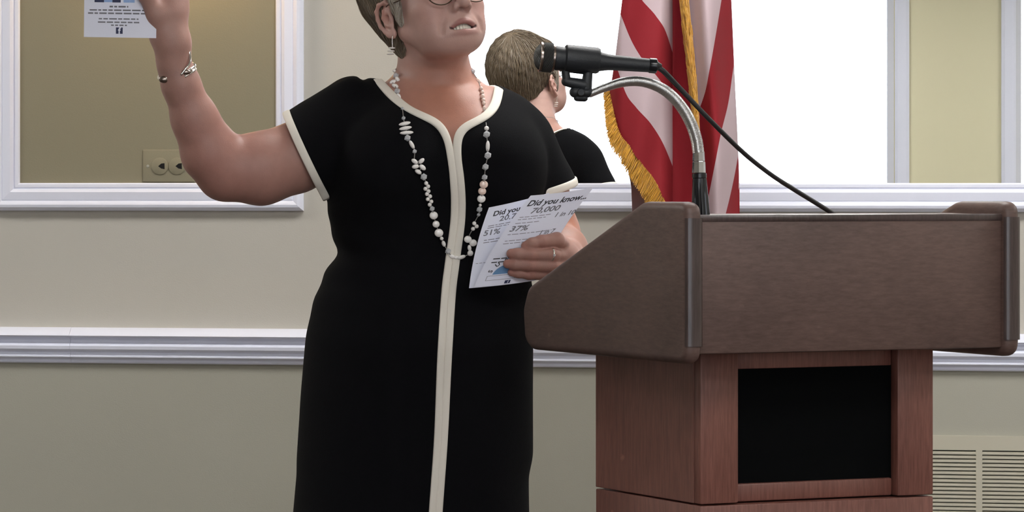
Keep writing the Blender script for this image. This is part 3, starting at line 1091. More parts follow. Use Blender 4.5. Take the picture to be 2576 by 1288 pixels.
def f_head(pw, skin=True):
    p = toH(pw)
    d = ellip(p, (0, -.012, .050), (.070, .093, .080))
    d = smin(d, ellip(p, (0, .034, -.006), (.0585, .056, .072)), .03)
    for s in (-1, 1):
        d = smin(d, rcone(p, (s * .051, .006, -.030), (s * .022, .062, -.063), .0165, .018), .025)
        d = smin(d, ellip(p, (s * .040, .058, -.010), (.025, .026, .020)), .02)
        d = smin(d, ellip(p, (s * .036, .058, -.043), (.022, .024, .028)), .02)
    d = smin(d, ellip(p, (0, .070, -.067), (.024, .020, .018)), .02)
    d = smin(d, ellip(p, (0, .034, -.064), (.038, .036, .018)), .03)
    d = smin(d, ellip(p, (0, .070, .034), (.050, .022, .018)), .02)
    d = smin(d, ellip(p, (0, .077, -.046), (.030, .019, .024)), .015)
    for s in (-1, 1):
        d = smax(d, -ellip(p, (s * .032, .095, .008), (.016, .012, .010)), .012)
        d = smin(d, ellip(p, (s * .031, .074, .008), (.0135, .0135, .0130)), .004)
        d = smax(d, -ellip(p, (s * .031, .092, .0065), (.0118, .0135, .0035)), .002)
    nose = chain(p, [(0, .088, .024), (0, .102, .002), (0, .1115, -.016)], [.008, .0085, .0105], .01)
    for s in (-1, 1):
        nose = smin(nose, ellip(p, (s * .0125, .0985, -.0205), (.0068, .010, .0075)), .006)
    d = smin(d, nose, .010)
    for s in (-1, 1):
        d = smax(d, -ellip(p, (s * .0070, .1060, -.0285), (.0036, .0055, .0045)), .003)
        d = smax(d, -chain(p, [(s * .0190, .1000, -.0185), (s * .0290, .0950, -.0300), (s * .0370, .0870, -.0450), (s * .0385, .0835, -.0570)], [.0020, .0026, .0026, .0016], .002), .007)
    # open mouth, upper and lower lip
    d = smax(d, -ellip(p, (0, .093, -.0525), (.0250, .0185, .0066)), .004)
    for uz in LIP_U, LIP_L:
        d = smin(d, chain(p, *uz, .004), .005)
    for s in (-1, 1):
        e = ear_pts(s)
        plate = ellip(p, (s * .0755, -.008, -.002), (.0050, .0145, .0265))
        d = smin(d, plate, .007)
        d = smin(d, chain(p, e, [.0026, .0032, .0034, .0034, .0034, .0032, .0032, .0036, .0055], .003), .003)
        d = smin(d, chain(p, [np.array([s * .0800, -.010, .016]), np.array([s * .0805, -.0145, .004]), np.array([s * .0800, -.009, -.009]), np.array([s * .0790, -.001, -.014])],
                          [.0022, .0026, .0028, .0030], .003), .003)
        d = smin(d, ellip(p, (s * .0765, .0035, -.002), (.0040, .0035, .0058)), .004)
        d = smax(d, -ellip(p, (s * .0830, -.003, -.001), (.0085, .0062, .0085)), .003)
        d = smin(d, ellip(p, (s * .0745, -.0045, -.0265), (.0048, .0072, .0085)), .004)
    return d * HS


# ---- body
SHL, SHR = J(895, 317, .005), J(1296, 368, .012)
ELL = J(572, 424, -.05)
ELR = J(1392, 588, .035)
T_TAB = [(215, 985, 1240, -.035, .085), (235, 930, 1290, -.052, .09), (270, 892, 1322, -.075, .10), (330, 872, 1342, -.100, .108), (400, 850, 1350, -.120, .108),
         (470, 840, 1347, -.124, .10), (540, 846, 1328, -.112, .095), (600, 870, 1305, -.102, .09), (640, 883, 1296, -.098, .088), (690, 850, 1303, -.103, .098),
         (760, 821, 1308, -.110, .115), (850, 803, 1308, -.114, .125), (1000, 800, 1302, -.098, .118), (1150, 812, 1296, -.09, .10)]


def f_core(p):
    d = loft(p, T_TAB)
    for X in (985, 1228):
        d = smin(d, ellip(p, J(X, 405, -.072), (.064, .062, .062)), .05)
    d = smin(d, rcone(p, J(1050, 256, .045), SHL, .034, .049), .03)
    d = smin(d, rcone(p, J(1145, 266, .045), SHR, .034, .047), .03)
    d = smin(d, rcone(p, SHL, J(740, 398, -.025), .055, .0535), .03)
    d = smin(d, rcone(p, SHR, J(1352, 465, .02), .048, .046), .02)
    return d


def f_neck(p):
    d = rcone(p, J(1096, 236, .035), J(1086, 105, .018), .0605, .0535)
    d = smin(d, rcone(p, J(1112, 185, -.005), J(1126, 128, -.030), .034, .026), .03)
    # collar bones and the front strands of the neck
    d = smin(d, rcone(p, J(1122, 262, -.048), J(985, 236, -.012), .008, .007), .02)
    d = smin(d, rcone(p, J(1144, 262, -.048), J(1248, 246, -.012), .008, .007), .02)
    return d


def f_limbs(p):
    d = chain(p, [J(740, 398, -.025), J(655, 424, -.04), ELL], [.0535, .0535, .0475], .02)
    d = smin(d, chain(p, [ELL, J(530, 384, -.06), J(490, 300, -.075), J(455, 212, -.088), J(437, 160, -.095)], [.0465, .0430, .0335, .0268, .0240], .02), .011)
    d = smin(d, ellip(p, J(560, 455, -.045), (.022, .022, .018)), .03)
    d = smin(d, chain(p, [J(1352, 465, .02), ELR, J(1418, 630, -.05), J(1423, 645, -.10)], [.046, .038, .034, .0255], .02), .02)
    for X in (960, 1150):    # legs to the floor (below the frame)
        d = smin(d, chain(p, [J(X, 1000, .01), np.array([(X - 1090) / 1600., .01, .47]), np.array([(X - 1090) / 1600., .03, .30]), np.array([(X - 1090) / 1600., .04, .10])],
                          [.085, .052, .050, .034], .03), .03)
        d = smin(d, rcone(p, np.array([(X - 1090) / 1600., .05, .06]), np.array([(X - 1090) / 1600., -.10, .035]), .032, .026), .03)
    return d


# left hand of the picture (raised): back of the hand to us, thumb on the paper
HB = -.100


def f_handA(p):
    d = chain(p, [J(437, 160, -.095), J(434, 110, HB), J(424, 40, HB)], [.0240, .0250, .0270], .02)
    d = smin(d, ellip(p, J(426, -5, HB + .004), (.030, .020, .046)), .02)
    d = smin(d, chain(p, [J(412, 92, HB - .006), J(393, 40, HB - .016), J(368, -12, HB - .027), J(340, -52, HB - .026), J(318, -74, HB - .023)], [.016, .0155, .0115, .0100, .0085], .008), .012)
    d = smin(d, ellip(p, J(402, 82, HB + .004), (.016, .016, .020)), .012)
    base = [(402, -72, HB - .004), (425, -80, HB + .006), (445, -76, HB + .016), (458, -62, HB + .024)]
    for i, (x, y, dd) in enumerate(base):
        o = .004 + .006 * i
        d = smin(d, chain(p, [J(x, y + 40, dd), J(x, y, dd), J(x - 42, y - 26 + 8 * i, dd + .012), J(x - 78, y - 6 + 14 * i, HB + .008 + o * .5), J(x - 96, y + 18 + 16 * i, HB + .008 + o * .5)],
                          [.0105, .0100, .0088, .0080, .0070], .004), .005)
    return d


# her other hand: four fingers in front of the sheets, thumb behind
FING = [([(1422, 622, -.122), (1400, 604, -.152), (1362, 607, -.168), (1338, 613, -.1715), (1323, 619, -.1695)], [.0125, .0118, .0092, .0086, .0074]),
        ([(1426, 644, -.122), (1390, 642, -.160), (1334, 640, -.174), (1303, 639, -.1755), (1286, 638, -.173)], [.0125, .0108, .0092, .0086, .0074]),
        ([(1426, 664, -.120), (1390, 669, -.158), (1330, 667, -.171), (1296, 665, -.1725), (1277, 664, -.170)], [.0125, .0104, .0090, .0082, .0070]),
        ([(1422, 682, -.116), (1378, 691, -.152), (1330, 690, -.163), (1303, 687, -.1645), (1287, 685, -.163)], [.0115, .0092, .0078, .0070, .0062])]


def f_handB(p):
    d = rcone(p, J(1423, 645, -.10), J(1424, 650, -.122), .0255, .022)
    d = smin(d, ellip(p, J(1412, 652, -.128), (.022, .018, .030)), .015)
    for pts, rs in FING:
        d = smin(d, chain(p, [J(*q) for q in pts], rs, .004), .0035)
    d = smin(d, chain(p, [J(1428, 626, -.106), J(1404, 610, -.124), J(1366, 618, -.137), J(1338, 632, -.1395)], [.014, .0125, .0105, .0085], .005), .008)
    return d


def f_body(p):
    d = smin(f_core(p), f_neck(p), .035)
    d = smin(d, f_limbs(p), .012)
    return d


def f_skin(p):
    d = f_body(p)
    z, r = p[:, 2], p[:, 0]
    m = z > J(0, 240)[2]
    m &= (np.abs(r) < .2)
    if m.any(): d[m] = smin(d[m], f_head(p[m]), .018)
    m = (r < J(520, 0)[0]) & (z > J(0, 240)[2])
    if m.any(): d[m] = smin(d[m], f_handA(p[m]), .012)
    m = (r > rlo(1200)) & (z < J(0, 560)[2]) & (z > J(0, 740)[2])
    if m.any(): d[m] = smin(d[m], f_handB(p[m]), .010)
    return d


# ---- polygonise
def field(f, lo, hi, h):
    lo = np.asarray(lo, float)
    n = np.ceil((np.asarray(hi) - lo) / h / 4).astype(int) + 1
    ax_ = [lo[i] + h * (4 * np.arange(n[i]) + 1.5) for i in range(3)]
    C = np.stack(np.meshgrid(*ax_, indexing='ij'), -1).reshape(-1, 3)
    dc = f(C)
    Fb = np.repeat(dc[:, None], 64, 1).astype(np.float32)
    act = np.where(np.abs(dc) < 4 * h * 2.2)[0]
    off = np.stack(np.meshgrid(*[h * (np.arange(4) - 1.5)] * 3, indexing='ij'), -1).reshape(-1, 3)
    for s in range(0, len(act), 6000):
        a = act[s:s + 6000]
        pts = (C[a][:, None, :] + off[None]).reshape(-1, 3)
        Fb[a] = f(pts).reshape(-1, 64)
    Fb = Fb.reshape(n[0], n[1], n[2], 4, 4, 4).transpose(0, 3, 1, 4, 2, 5).reshape(n[0] * 4, n[1] * 4, n[2] * 4)
    return Fb, lo


def nets(Fd, lo, h):
    ins = Fd < 0
    cnt = np.zeros(np.array(Fd.shape) - 1, np.int8)
    cs = [(i, j, k) for i in (0, 1) for j in (0, 1) for k in (0, 1)]
    sh = cnt.shape
    for (i, j, k) in cs:
        cnt += ins[i:i + sh[0], j:j + sh[1], k:k + sh[2]]
    idx = np.argwhere((cnt > 0) & (cnt < 8))
    acc = np.zeros((len(idx), 3)); num = np.zeros(len(idx))
    for a in cs:
        for ax_ in range(3):
            if a[ax_] == 1: continue
            b_ = list(a); b_[ax_] = 1
            va = Fd[tuple((idx + a).T)]; vb = Fd[tuple((idx + b_).T)]
            c = (va < 0) != (vb < 0)
            t = np.where(c, va / np.where(c, va - vb, 1), 0)
            pt = np.array(a, float)[None].repeat(len(idx), 0); pt[:, ax_] = t
            acc[c] += pt[c]; num += c
    V = lo + h * (idx + acc / num[:, None])
    idm = np.full(sh, -1, np.int32); idm[tuple(idx.T)] = np.arange(len(idx))
    out = []
    for ax_ in range(3):
        u, v = [(1, 2), (2, 0), (0, 1)][ax_]
        sl0 = [slice(None)] * 3; sl1 = [slice(None)] * 3
        sl0[ax_] = slice(0, -1); sl1[ax_] = slice(1, None)
        A = ins[tuple(sl0)]; B = ins[tuple(sl1)]
        e = np.argwhere(A != B)
        e = e[(e[:, u] > 0) & (e[:, v] > 0) & (e[:, u] < sh[u]) & (e[:, v] < sh[v])]
        q = []
        for (du, dv) in ((1, 1), (0, 1), (0, 0), (1, 0)):
            w = e.copy(); w[:, u] -= du; w[:, v] -= dv
            q.append(idm[tuple(w.T)])
        q = np.stack(q, -1)
        fl_ = A[tuple(e.T)]
        q[~fl_] = q[~fl_][:, ::-1]
        out.append(q[(q >= 0).all(1)])
    return V, np.concatenate(out)


def polygonise(f, regions):
    """regions: list of (lo, hi, h); the last is the coarse rest from which the fine boxes are cut"""
    VV, FF, n = [], [], 0
    for i, (lo, hi, h) in enumerate(regions):
        Fd, l = field(f, lo, hi, h)
        V, Q = nets(Fd, l, h)
        if i == len(regions) - 1:
            c = V[Q].mean(1)
            for (lo2, hi2, h2) in regions[:-1]:
                lo2, hi2 = np.asarray(lo2), np.asarray(hi2)
                Q = Q[~((c > lo2 + 1.4 * h).all(1) & (c < hi2 - 1.4 * h).all(1))]; c = V[Q].mean(1)
        VV.append(V); FF.append(Q + n); n += len(V)
    return np.concatenate(VV), np.concatenate(FF)


def used_only(V, Q):
    u = np.unique(Q); mp = np.full(len(V), -1); mp[u] = np.arange(len(u))
    return V[u], mp[Q]


pbase = Q2W(np.array([0, .02, 0.0])); pbase[2] = 0
person = thing('person', 'woman in black dress with white piping speaking beside the lectern, arm raised', 'person', tuple(pbase))

REG = [((-.14, -.17, zlo(195)), (.14, .16, zlo(-200) + .02), .0016),
       ((rlo(280), -.19, zlo(200)), (rlo(520), .0, zlo(-150)), .002),
       ((rlo(1215), -.205, zlo(735)), (rlo(1475), -.07, zlo(575)), .0014),
       ((rlo(270), -.22, -.02), (rlo(1490), .19, zlo(-220)), .0048)]
V, Q = polygonise(f_skin, REG)
V, Q = used_only(V, Q)

# skin colour: lips, cheeks, sun-reddened chest, knuckles, plus painted bounce light and fold shade
base = np.array(srgb(172, 133, 122)[:3])
Ct = np.tile(base, (len(V), 1))


def mixin(w, col):
    global Ct
    w = np.clip(w, 0, 1)[:, None]
    Ct = Ct * (1 - w) + np.array(srgb(*col)[:3]) * w


Xp, Yp = Q2px(V)
mixin(.75 * np.exp(-((V - J(1120, 285, -.06)) ** 2).sum(1) / .085 ** 2), (184, 122, 98))
mixin(.35 * np.exp(-((V - J(1190, 235, 0)) ** 2).sum(1) / .05 ** 2), (172, 104, 70))  # warm bounce light painted into the colour at the neck's right side
mixin(.45 * np.exp(-((V - J(560, 390, -.06)) ** 2).sum(1) / .12 ** 2), (174, 116, 104))
mixin(.8 * np.exp(-((V - J(1425, 590, .0)) ** 2).sum(1) / .075 ** 2), (176, 106, 76))  # orange bounce light painted onto the arm beside the lectern
hh = toH(V)
headm = (V[:, 2] > zlo(240)) & (np.abs(V[:, 0]) < .2)
for s in (-1, 1):
    mixin(headm * .45 * np.exp(-((hh - np.array([s * .042, .075, -.022])) ** 2).sum(1) / .022 ** 2), (176, 114, 103))
mixin(headm * .4 * np.exp(-((hh - np.array([0, .112, -.014])) ** 2).sum(1) / .014 ** 2), (176, 112, 100))
mixin(headm * .85 * np.clip((V[:, 2] - zlo(175)) / .02, 0, 1), (192, 156, 146))
for s in (-1, 1):
    mixin(headm * .35 * np.exp(-((hh - np.array([s * .042, .075, -.022])) ** 2).sum(1) / .022 ** 2), (184, 130, 120))
    mixin(headm * .5 * np.clip(.4 - chain(hh, [(s * .0190, .1000, -.0185), (s * .0290, .0950, -.0300), (s * .0370, .0870, -.0450), (s * .0385, .0835, -.0570)], [.0020, .0026, .0026, .0016], .002) / .003, 0, 1), (150, 104, 94))  # shade painted along the nose-to-mouth folds
ld = np.minimum(chain(hh, [np.array(q) + np.array([0, .001, .0004]) for q in LIP_U[0]], [r + .0003 for r in LIP_U[1]]),
                chain(hh, [np.array(q) + np.array([0, .001, -.0004]) for q in LIP_L[0]], [r + .0002 for r in LIP_L[1]]))
mixin(headm * np.clip(.5 - ld / .0016, 0, 1) * .7 * np.where(hh[:, 2] < -.056, .6, 1), (140, 80, 78))
mixin(headm * np.clip(1.2 - ellip(hh, (0, .087, -.0525), (.0255, .016, .0062)) / .0015, 0, 1) * (hh[:, 1] < .0915), (66, 28, 26))
for s in (-1, 1):
    ec = np.exp(-((hh - np.array([s * .080, -.010, 0.01])) ** 2).sum(1) / .018 ** 2)
    mixin(headm * .4 * ec, (170, 104, 88))
for pts, rs in FING:
    for q, a_ in ((pts[2], .45), (pts[1], .5), (pts[4], .5)):
        mixin(a_ * np.exp(-((V - J(*q)) ** 2).sum(1) / .011 ** 2), (176, 112, 100))
M_skin = bpy.data.materials.new('skin')
M_skin.use_nodes = True
nt = M_skin.node_tree
b = nt.nodes['Principled BSDF']
at = nt.nodes.new('ShaderNodeAttribute'); at.attribute_name = 'skin_colour'
tc = nt.nodes.new('ShaderNodeTexCoord')
n1 = nt.nodes.new('ShaderNodeTexNoise'); n1.inputs['Scale'].default_value = 70; n1.inputs['Detail'].default_value = 6
mr = nt.nodes.new('ShaderNodeMapRange'); mr.inputs[3].default_value = .90; mr.inputs[4].default_value = 1.10
mu = nt.nodes.new('ShaderNodeMix'); mu.data_type = 'RGBA'; mu.blend_type = 'MULTIPLY'; mu.inputs[0].default_value = 1
nt.links.new(tc.outputs['Object'], n1.inputs[0]); nt.links.new(n1.outputs[0], mr.inputs[0])
nt.links.new(at.outputs['Color'], mu.inputs[6]); nt.links.new(mr.outputs[0], mu.inputs[7])
nt.links.new(mu.outputs[2], b.inputs['Base Color'])
b.inputs['Roughness'].default_value = .48
b.inputs['Specular IOR Level'].default_value = .4
b.inputs['Subsurface Weight'].default_value = .12
b.inputs['Subsurface Radius'].default_value = (.012, .005, .003)
b.inputs['Subsurface Scale'].default_value = 1.0
n2 = nt.nodes.new('ShaderNodeTexNoise'); n2.inputs['Scale'].default_value = 520; n2.inputs['Detail'].default_value = 3
bp = nt.nodes.new('ShaderNodeBump'); bp.inputs['Strength'].default_value = .22; bp.inputs['Distance'].default_value = .001
nt.links.new(tc.outputs['Object'], n2.inputs[0]); nt.links.new(n2.outputs[0], bp.inputs['Height']); nt.links.new(bp.outputs[0], b.inputs['Normal'])
body = obj('body', Q2W(V), Q, M_skin, person, True)
a = body.data.attributes.new('skin_colour', 'FLOAT_COLOR', 'POINT')
a.data.foreach_set('color', np.concatenate([Ct, np.ones((len(Ct), 1))], 1).astype(np.float32).ravel())
body_bvh = BVHTree.FromPolygons([tuple(v) for v in V], [tuple(int(i) for i in q) for q in Q])

# eyes and teeth
for s in (-1, 1):
    vb, fb = ball((s * .031, .0745, .008), .0122, 16, 10)
    one((Q2W(fromH(vb)), fb), 'eye', M_eye, body, True)
    c = np.array([s * .031, .0752, .008])
    v, f_ = lathe(c + np.array([0, .0104, 0]), (0, 1, 0), [(0, .0056), (.0008, .005), (.0011, .0001)], 18)
    one((Q2W(fromH(v)), f_), 'iris', M_iris, body, True)
tm = MB()
for i in range(8):
    x = (i - 3.5) * .0056
    v, f_ = box(x - .0027, x + .0027, .0835 - (x / .026) ** 2 * .008, .0895 - (x / .026) ** 2 * .008, -.0560, -.0460, .0012, 2)
    tm.add((Q2W(fromH(v)), f_))
tm.build('teeth', M_teeth, body, 40)
mm = ball((0, .078, -.0515), (.019, .010, .008), 14, 8)
one((Q2W(fromH(mm[0])), mm[1]), 'mouth', M_mouth, body, True)

# ------------------------------------------------------------------ dress
S_TAB = [(560, 850, 1322, -.108, .095), (600, 866, 1310, -.106, .095), (632, 872, 1306, -.105, .094), (655, 858, 1312, -.108, .097), (690, 832, 1317, -.114, .104), (760, 806, 1322, -.121, .122),
         (850, 786, 1325, -.127, .136), (1000, 769, 1329, -.130, .142), (1100, 757, 1332, -.132, .146), (1288, 738, 1335, -.136, .152), (1450, 722, 1340, -.140, .156), (1640, 706, 1345, -.144, .160)]
NECK_L = [(950, 203), (985, 241), (1022, 272), (1060, 291), (1094, 307), (1114, 327), (1127, 356), (1134, 392), (1139, 425)]
NECK_R = [(1254, 226), (1247, 262), (1228, 289), (1197, 307), (1168, 322), (1153, 344), (1150, 380), (1155, 425)]
poly = np.array(NECK_L[:7] + [(1139, 366)] + NECK_R[:6][::-1] + [(1256, 150), (945, 150)], float)


def poly_sd(X, Y):           # signed distance (picture px), negative inside the neck opening
    d = np.full(X.shape, 1e9); inside = np.zeros(X.shape, bool)
    n = len(poly)
    for i in range(n):
        a, b_ = poly[i], poly[(i + 1) % n]
        e = b_ - a
        h = np.clip(((X - a[0]) * e[0] + (Y - a[1]) * e[1]) / (e @ e), 0, 1)
        d = np.minimum(d, np.hypot(X - a[0] - h * e[0], Y - a[1] - h * e[1]))
        c = (a[1] > Y) != (b_[1] > Y)
        inside ^= c & (X < a[0] + (Y - a[1]) / (e[1] if e[1] else 1e-9) * e[0])
    return np.where(inside, -d, d)


# sleeve hems: a plane across each upper arm
def plane3(a, b_, c):
    n = np.cross(np.asarray(b_) - a, np.asarray(c) - a)
    return n / np.linalg.norm(n), np.asarray(a)


hA = J(726, 312, -.02), J(806, 482, -.02)
nA = np.cross(hA[1] - hA[0], np.array([0.10, 1, 0])); nA /= np.linalg.norm(nA)
if nA[0] > 0: nA = -nA
hB_ = J(1438, 468, .0), J(1330, 500, -.02)
nB = np.cross(hB_[1] - hB_[0], np.array([.0, 1, .10])); nB /= np.linalg.norm(nB)
if nB[2] > 0: nB = -nB
SLA = (SHL, J(735, 398, -.022)); SLB = (SHR, J(1362, 490, .022))


def f_dress(p):
    core = f_core(p) - .0085
    core = smin(core, rcone(p, J(884, 262, .01), J(806, 318, -.008), .036, .040), .03)     # gathered sleeve head
    core = smax(core, -rcone(p, J(913, 199, -.05), J(908, 199, .06), .0035, .0035), .012)
    core = smin(core, rcone(p, J(886, 246, -.02), J(878, 250, .03), .030, .030), .012)
    core = smin(core, rcone(p, SLA[0], SLA[1], .062, .0675), .015)
    core = smin(core, rcone(p, SLB[0], SLB[1], .054, .0575), .015)
    sk = loft(p, S_TAB, 2.25)
    d = smin(core, sk, .03)
    # soft creases at the waist and under the bust
    w = np.exp(-((p[:, 2] - zlo(640)) / .07) ** 2)
    d = d + .0016 * w * np.sin(p[:, 2] * 130 + p[:, 0] * 22 + 3 * np.sin(p[:, 0] * 14)) * np.clip(np.abs(p[:, 0] + .0) / .1, 0, 1)
    d = d + .0022 * np.sin(p[:, 0] * 48 + 1.0) * np.clip((zlo(760) - p[:, 2]) / .3, 0, 1)
    d = smax(d, zlo(1640) - p[:, 2] + .004, .004)
    armA = np.maximum(rcone(p, SHL, J(600, 424, -.04), .10, .09), zlo(560) - p[:, 2])
    d = np.where((armA < 0) & (p[:, 0] < rlo(850)), smax(d, (p - hA[0]) @ nA, .003), d)
    selB = (p - hB_[0]) @ nB
    armB = rcone(p, SHR, J(1385, 560, .035), .07, .07)
    d = np.where((armB < 0) & (p[:, 0] > rlo(1340)), smax(d, selB, .003), d)
    # hollow where the arms come out
    inA = np.maximum(rcone(p, J(895, 312, .005), J(690, 419, -.034), .0575, .0570), (hA[0] - p) @ nA - .03)
    inB = np.maximum(rcone(p, SHR, J(1392, 588, .035), .0500, .0490), (hB_[0] - p) @ nB - .03)
    d = smax(d, -inA, .002); d = smax(d, -inB, .002)
    # neck opening: front by the neckline, back round the neck
    Xp, Yp = Q2px(p)
    m = (p[:, 2] > zlo(440))
    if m.any():
        q = p[m]
        front = np.maximum(poly_sd(Xp[m], Yp[m]) / 1600., q[:, 1] - .035)
        back = np.maximum(np.hypot((q[:, 0] - J(1102, 0)[0]) / .0925, (q[:, 1] - .03) / .088) - 1, 0)
        back = np.where(back > 0, back * .088, -.02)
        back = np.maximum(back, zlo(250) - q[:, 2])
        back = np.maximum(back, .02 - q[:, 1])
        d[m] = smax(d[m], -np.minimum(front, back), .002)
    return d


DREG = [((rlo(700), -.20, zlo(520)), (rlo(1460), .18, zlo(150)), .0032), ((rlo(640), -.21, zlo(1660)), (rlo(1470), .21, zlo(150)), .0048)]
V, Q = polygonise(f_dress, DREG)
V, Q = used_only(V, Q)
dress = obj('dress', Q2W(V), Q, M_dress, person, True)
dbvh = BVHTree.FromPolygons([tuple(v) for v in V], [tuple(int(i) for i in q) for q in Q])
o_eye = np.array([-R0, -WD, CAMZ])
Vu, Qu = polygonise(lambda p: smin(f_core(p) - .0085, loft(p, S_TAB, 2.25), .03), [((rlo(880), -.20, zlo(470)), (rlo(1330), .06, zlo(160)), .006), ((9, 9, 9), (9.01, 9.01, 9.01), .006)])
ubvh = BVHTree.FromPolygons([tuple(v) for v in Vu], [tuple(int(i) for i in q) for q in Qu])


def cast(X, Y, bvhs):
    """nearest surface met by the sight line through a picture point: (point, normal) in her frame"""
    dvec = Vector(((X - CX) / F_PX, 1.0, -(Y - CY) / F_PX)).normalized()
    best = None
    for bv in bvhs:
        h = bv.ray_cast(Vector(o_eye), dvec)
        if h[0] is not None and (best is None or h[3] < best[2]):
            best = (np.array(h[0]), np.array(h[1]), h[3])
    return best


def near(q, bv):
    h = bv.find_nearest(Vector(q))
    return np.array(h[0]), np.array(h[1])


def ribbon(C, N, hw, th, closed=False, close_t=False):
    """a soft flat band along C with surface normals N, half width hw and thickness th"""
    C, N = np.asarray(C), np.asarray(N)
    m = len(C)
    T = np.gradient(C, axis=0)
    if closed: T = np.roll(C, -1, 0) - np.roll(C, 1, 0)
    T /= np.linalg.norm(T, axis=1, keepdims=True)
    Bn = np.cross(T, N); Bn /= np.linalg.norm(Bn, axis=1, keepdims=True)
    hw = np.broadcast_to(hw, (m,))
    sec = [(-1, -.6), (-1, .35), (-.8, .85), (-.3, 1), (.3, 1), (.8, .85), (1, .35), (1, -.6)]
    V = np.stack([C + Bn * (hw[:, None] * u) + N * (th * v) for u, v in sec], 1).reshape(-1, 3)
    k = len(sec)
    Fc = []
    for i in range(m if closed else m - 1):
        j = (i + 1) % m
        for a in range(k):
            Fc.append((i * k + a, i * k + (a + 1) % k, j * k + (a + 1) % k, j * k + a))
    if not closed: Fc += [tuple(range(k))[::-1], tuple(range((m - 1) * k, m * k))]
    return V, Fc


def smoothed(A, n=2, closed=False):
    A = A.copy()
    for _ in range(n):
        if closed: A = (np.roll(A, 1, 0) + 2 * A + np.roll(A, -1, 0)) / 4
        else: A[1:-1] = (A[:-2] + 2 * A[1:-1] + A[2:]) / 4
    return A


def on_dress(px, n, sm=4):
    p = catmull(np.array([(x, y, 0) for x, y in px]), n)
    C, N = [], []
    for x, y, _ in p:
        h = cast(x, y, [ubvh] if y < 420 else [dbvh])
        C.append(h[0]); N.append(h[1] if h[1] @ (o_eye - h[0]) > 0 else -h[1])
    C, N = smoothed(np.array(C), sm), smoothed(np.array(N), sm + 4)
    return C, N / np.linalg.norm(N, axis=1, keepdims=True)


PL = [(1140, 436), (1144, 500), (1142, 560), (1134, 620), (1126, 680), (1119, 740), (1109, 900), (1101, 1100), (1088, 1285), (1080, 1420), (1072, 1600)]
PR = [(1157, 436), (1162, 500), (1160, 560), (1152, 620), (1144, 680), (1137, 740), (1127, 900), (1117, 1100), (1104, 1285), (1096, 1420), (1088, 1600)]
for nk, pl_, nm in ((NECK_L, PL, 'left'), (NECK_R, PR, 'right')):
    C, N = on_dress(nk + pl_, 190, 6)
    C = C + N * .0012
    hw = np.interp(np.arange(190), [0, 20, 30, 189], [.0074, .0072, .0058, .0056])
    v, f_ = ribbon(C, N, hw, .0022)
    one((Q2W(v), f_), 'front_piping', M_piping, dress, 60)
    if nm == 'left': cl0, nl0 = C[0], N[0]
    else: cr0, nr0 = C[0], N[0]
# back of the neckline
bp_ = []
for i in range(25):
    u = i / 24
    an = math.pi * (1 - u)
    q = np.array([J(1102, 0)[0] + .0925 * math.cos(an), .03 + .088 * math.sin(an) ** .9, zlo(205) if True else 0])
    if q[1] < .03: q[1] = .03
    h = near(q, dbvh)
    bp_.append(h)
C = np.array([cl0] + [h[0] + h[1] * .001 for h in bp_[1:-1]] + [cr0]); N = np.array([nl0] + [h[1] for h in bp_[1:-1]] + [nr0])
C, N = smoothed(C, 5), smoothed(N, 8); N /= np.linalg.norm(N, axis=1, keepdims=True)
v, f_ = ribbon(C, N, .0068, .0024)
one((Q2W(v), f_), 'neck_piping', M_piping, dress, 60)


# bands round the sleeve hems
def hem_band(a, b_, nrm, centre, r, n=64):
    n0 = nrm / np.linalg.norm(nrm)
    u = (b_ - a) - n0 * ((b_ - a) @ n0); u /= np.linalg.norm(u)
    w = np.cross(n0, u)
    C, N = [], []
    cc = centre - n0 * ((centre - a) @ n0) - n0 * .0045
    for i in range(n):
        t = 2 * math.pi * i / n
        dr = u * math.cos(t) + w * math.sin(t)
        h = dbvh.ray_cast(Vector(cc + dr * .14), Vector(-dr), .13)
        q = np.array(h[0]) if h[0] is not None else cc + dr * r
        if np.linalg.norm(q - cc) > r * 1.6: q = cc + dr * r
        C.append(q); N.append(dr)
    C = smoothed(np.array(C), 4, True)
    return ribbon(C + np.array(N) * .0006, np.array(N), .0062, .0022, True)


v, f_ = hem_band(hA[0], hA[1], nA, rcone and J(762, 396, -.022), .066)
one((Q2W(v), f_), 'sleeve_piping', M_piping, dress, 60)
v, f_ = hem_band(hB_[0], hB_[1], nB, J(1366, 486, .022), .057)
one((Q2W(v), f_), 'sleeve_piping', M_piping, dress, 60)

# ------------------------------------------------------------------ shoes
for X in (960, 1150):
    x = (X - 1090) / 1600.
    m = MB()
    pts = np.array([(x, .085, .045), (x, .03, .040), (x, -.04, .034), (x, -.10, .028), (x, -.135, .024)])
    v, f_ = tube(catmull(pts, 14), np.interp(np.arange(14), [0, 3, 7, 11, 13], [.026, .036, .038, .036, .014]), 14)
    v[:, 2] = np.maximum(v[:, 2], .004)
    m.add((Q2W(v), f_))
    m.build('shoe', M_shoe, person, True)

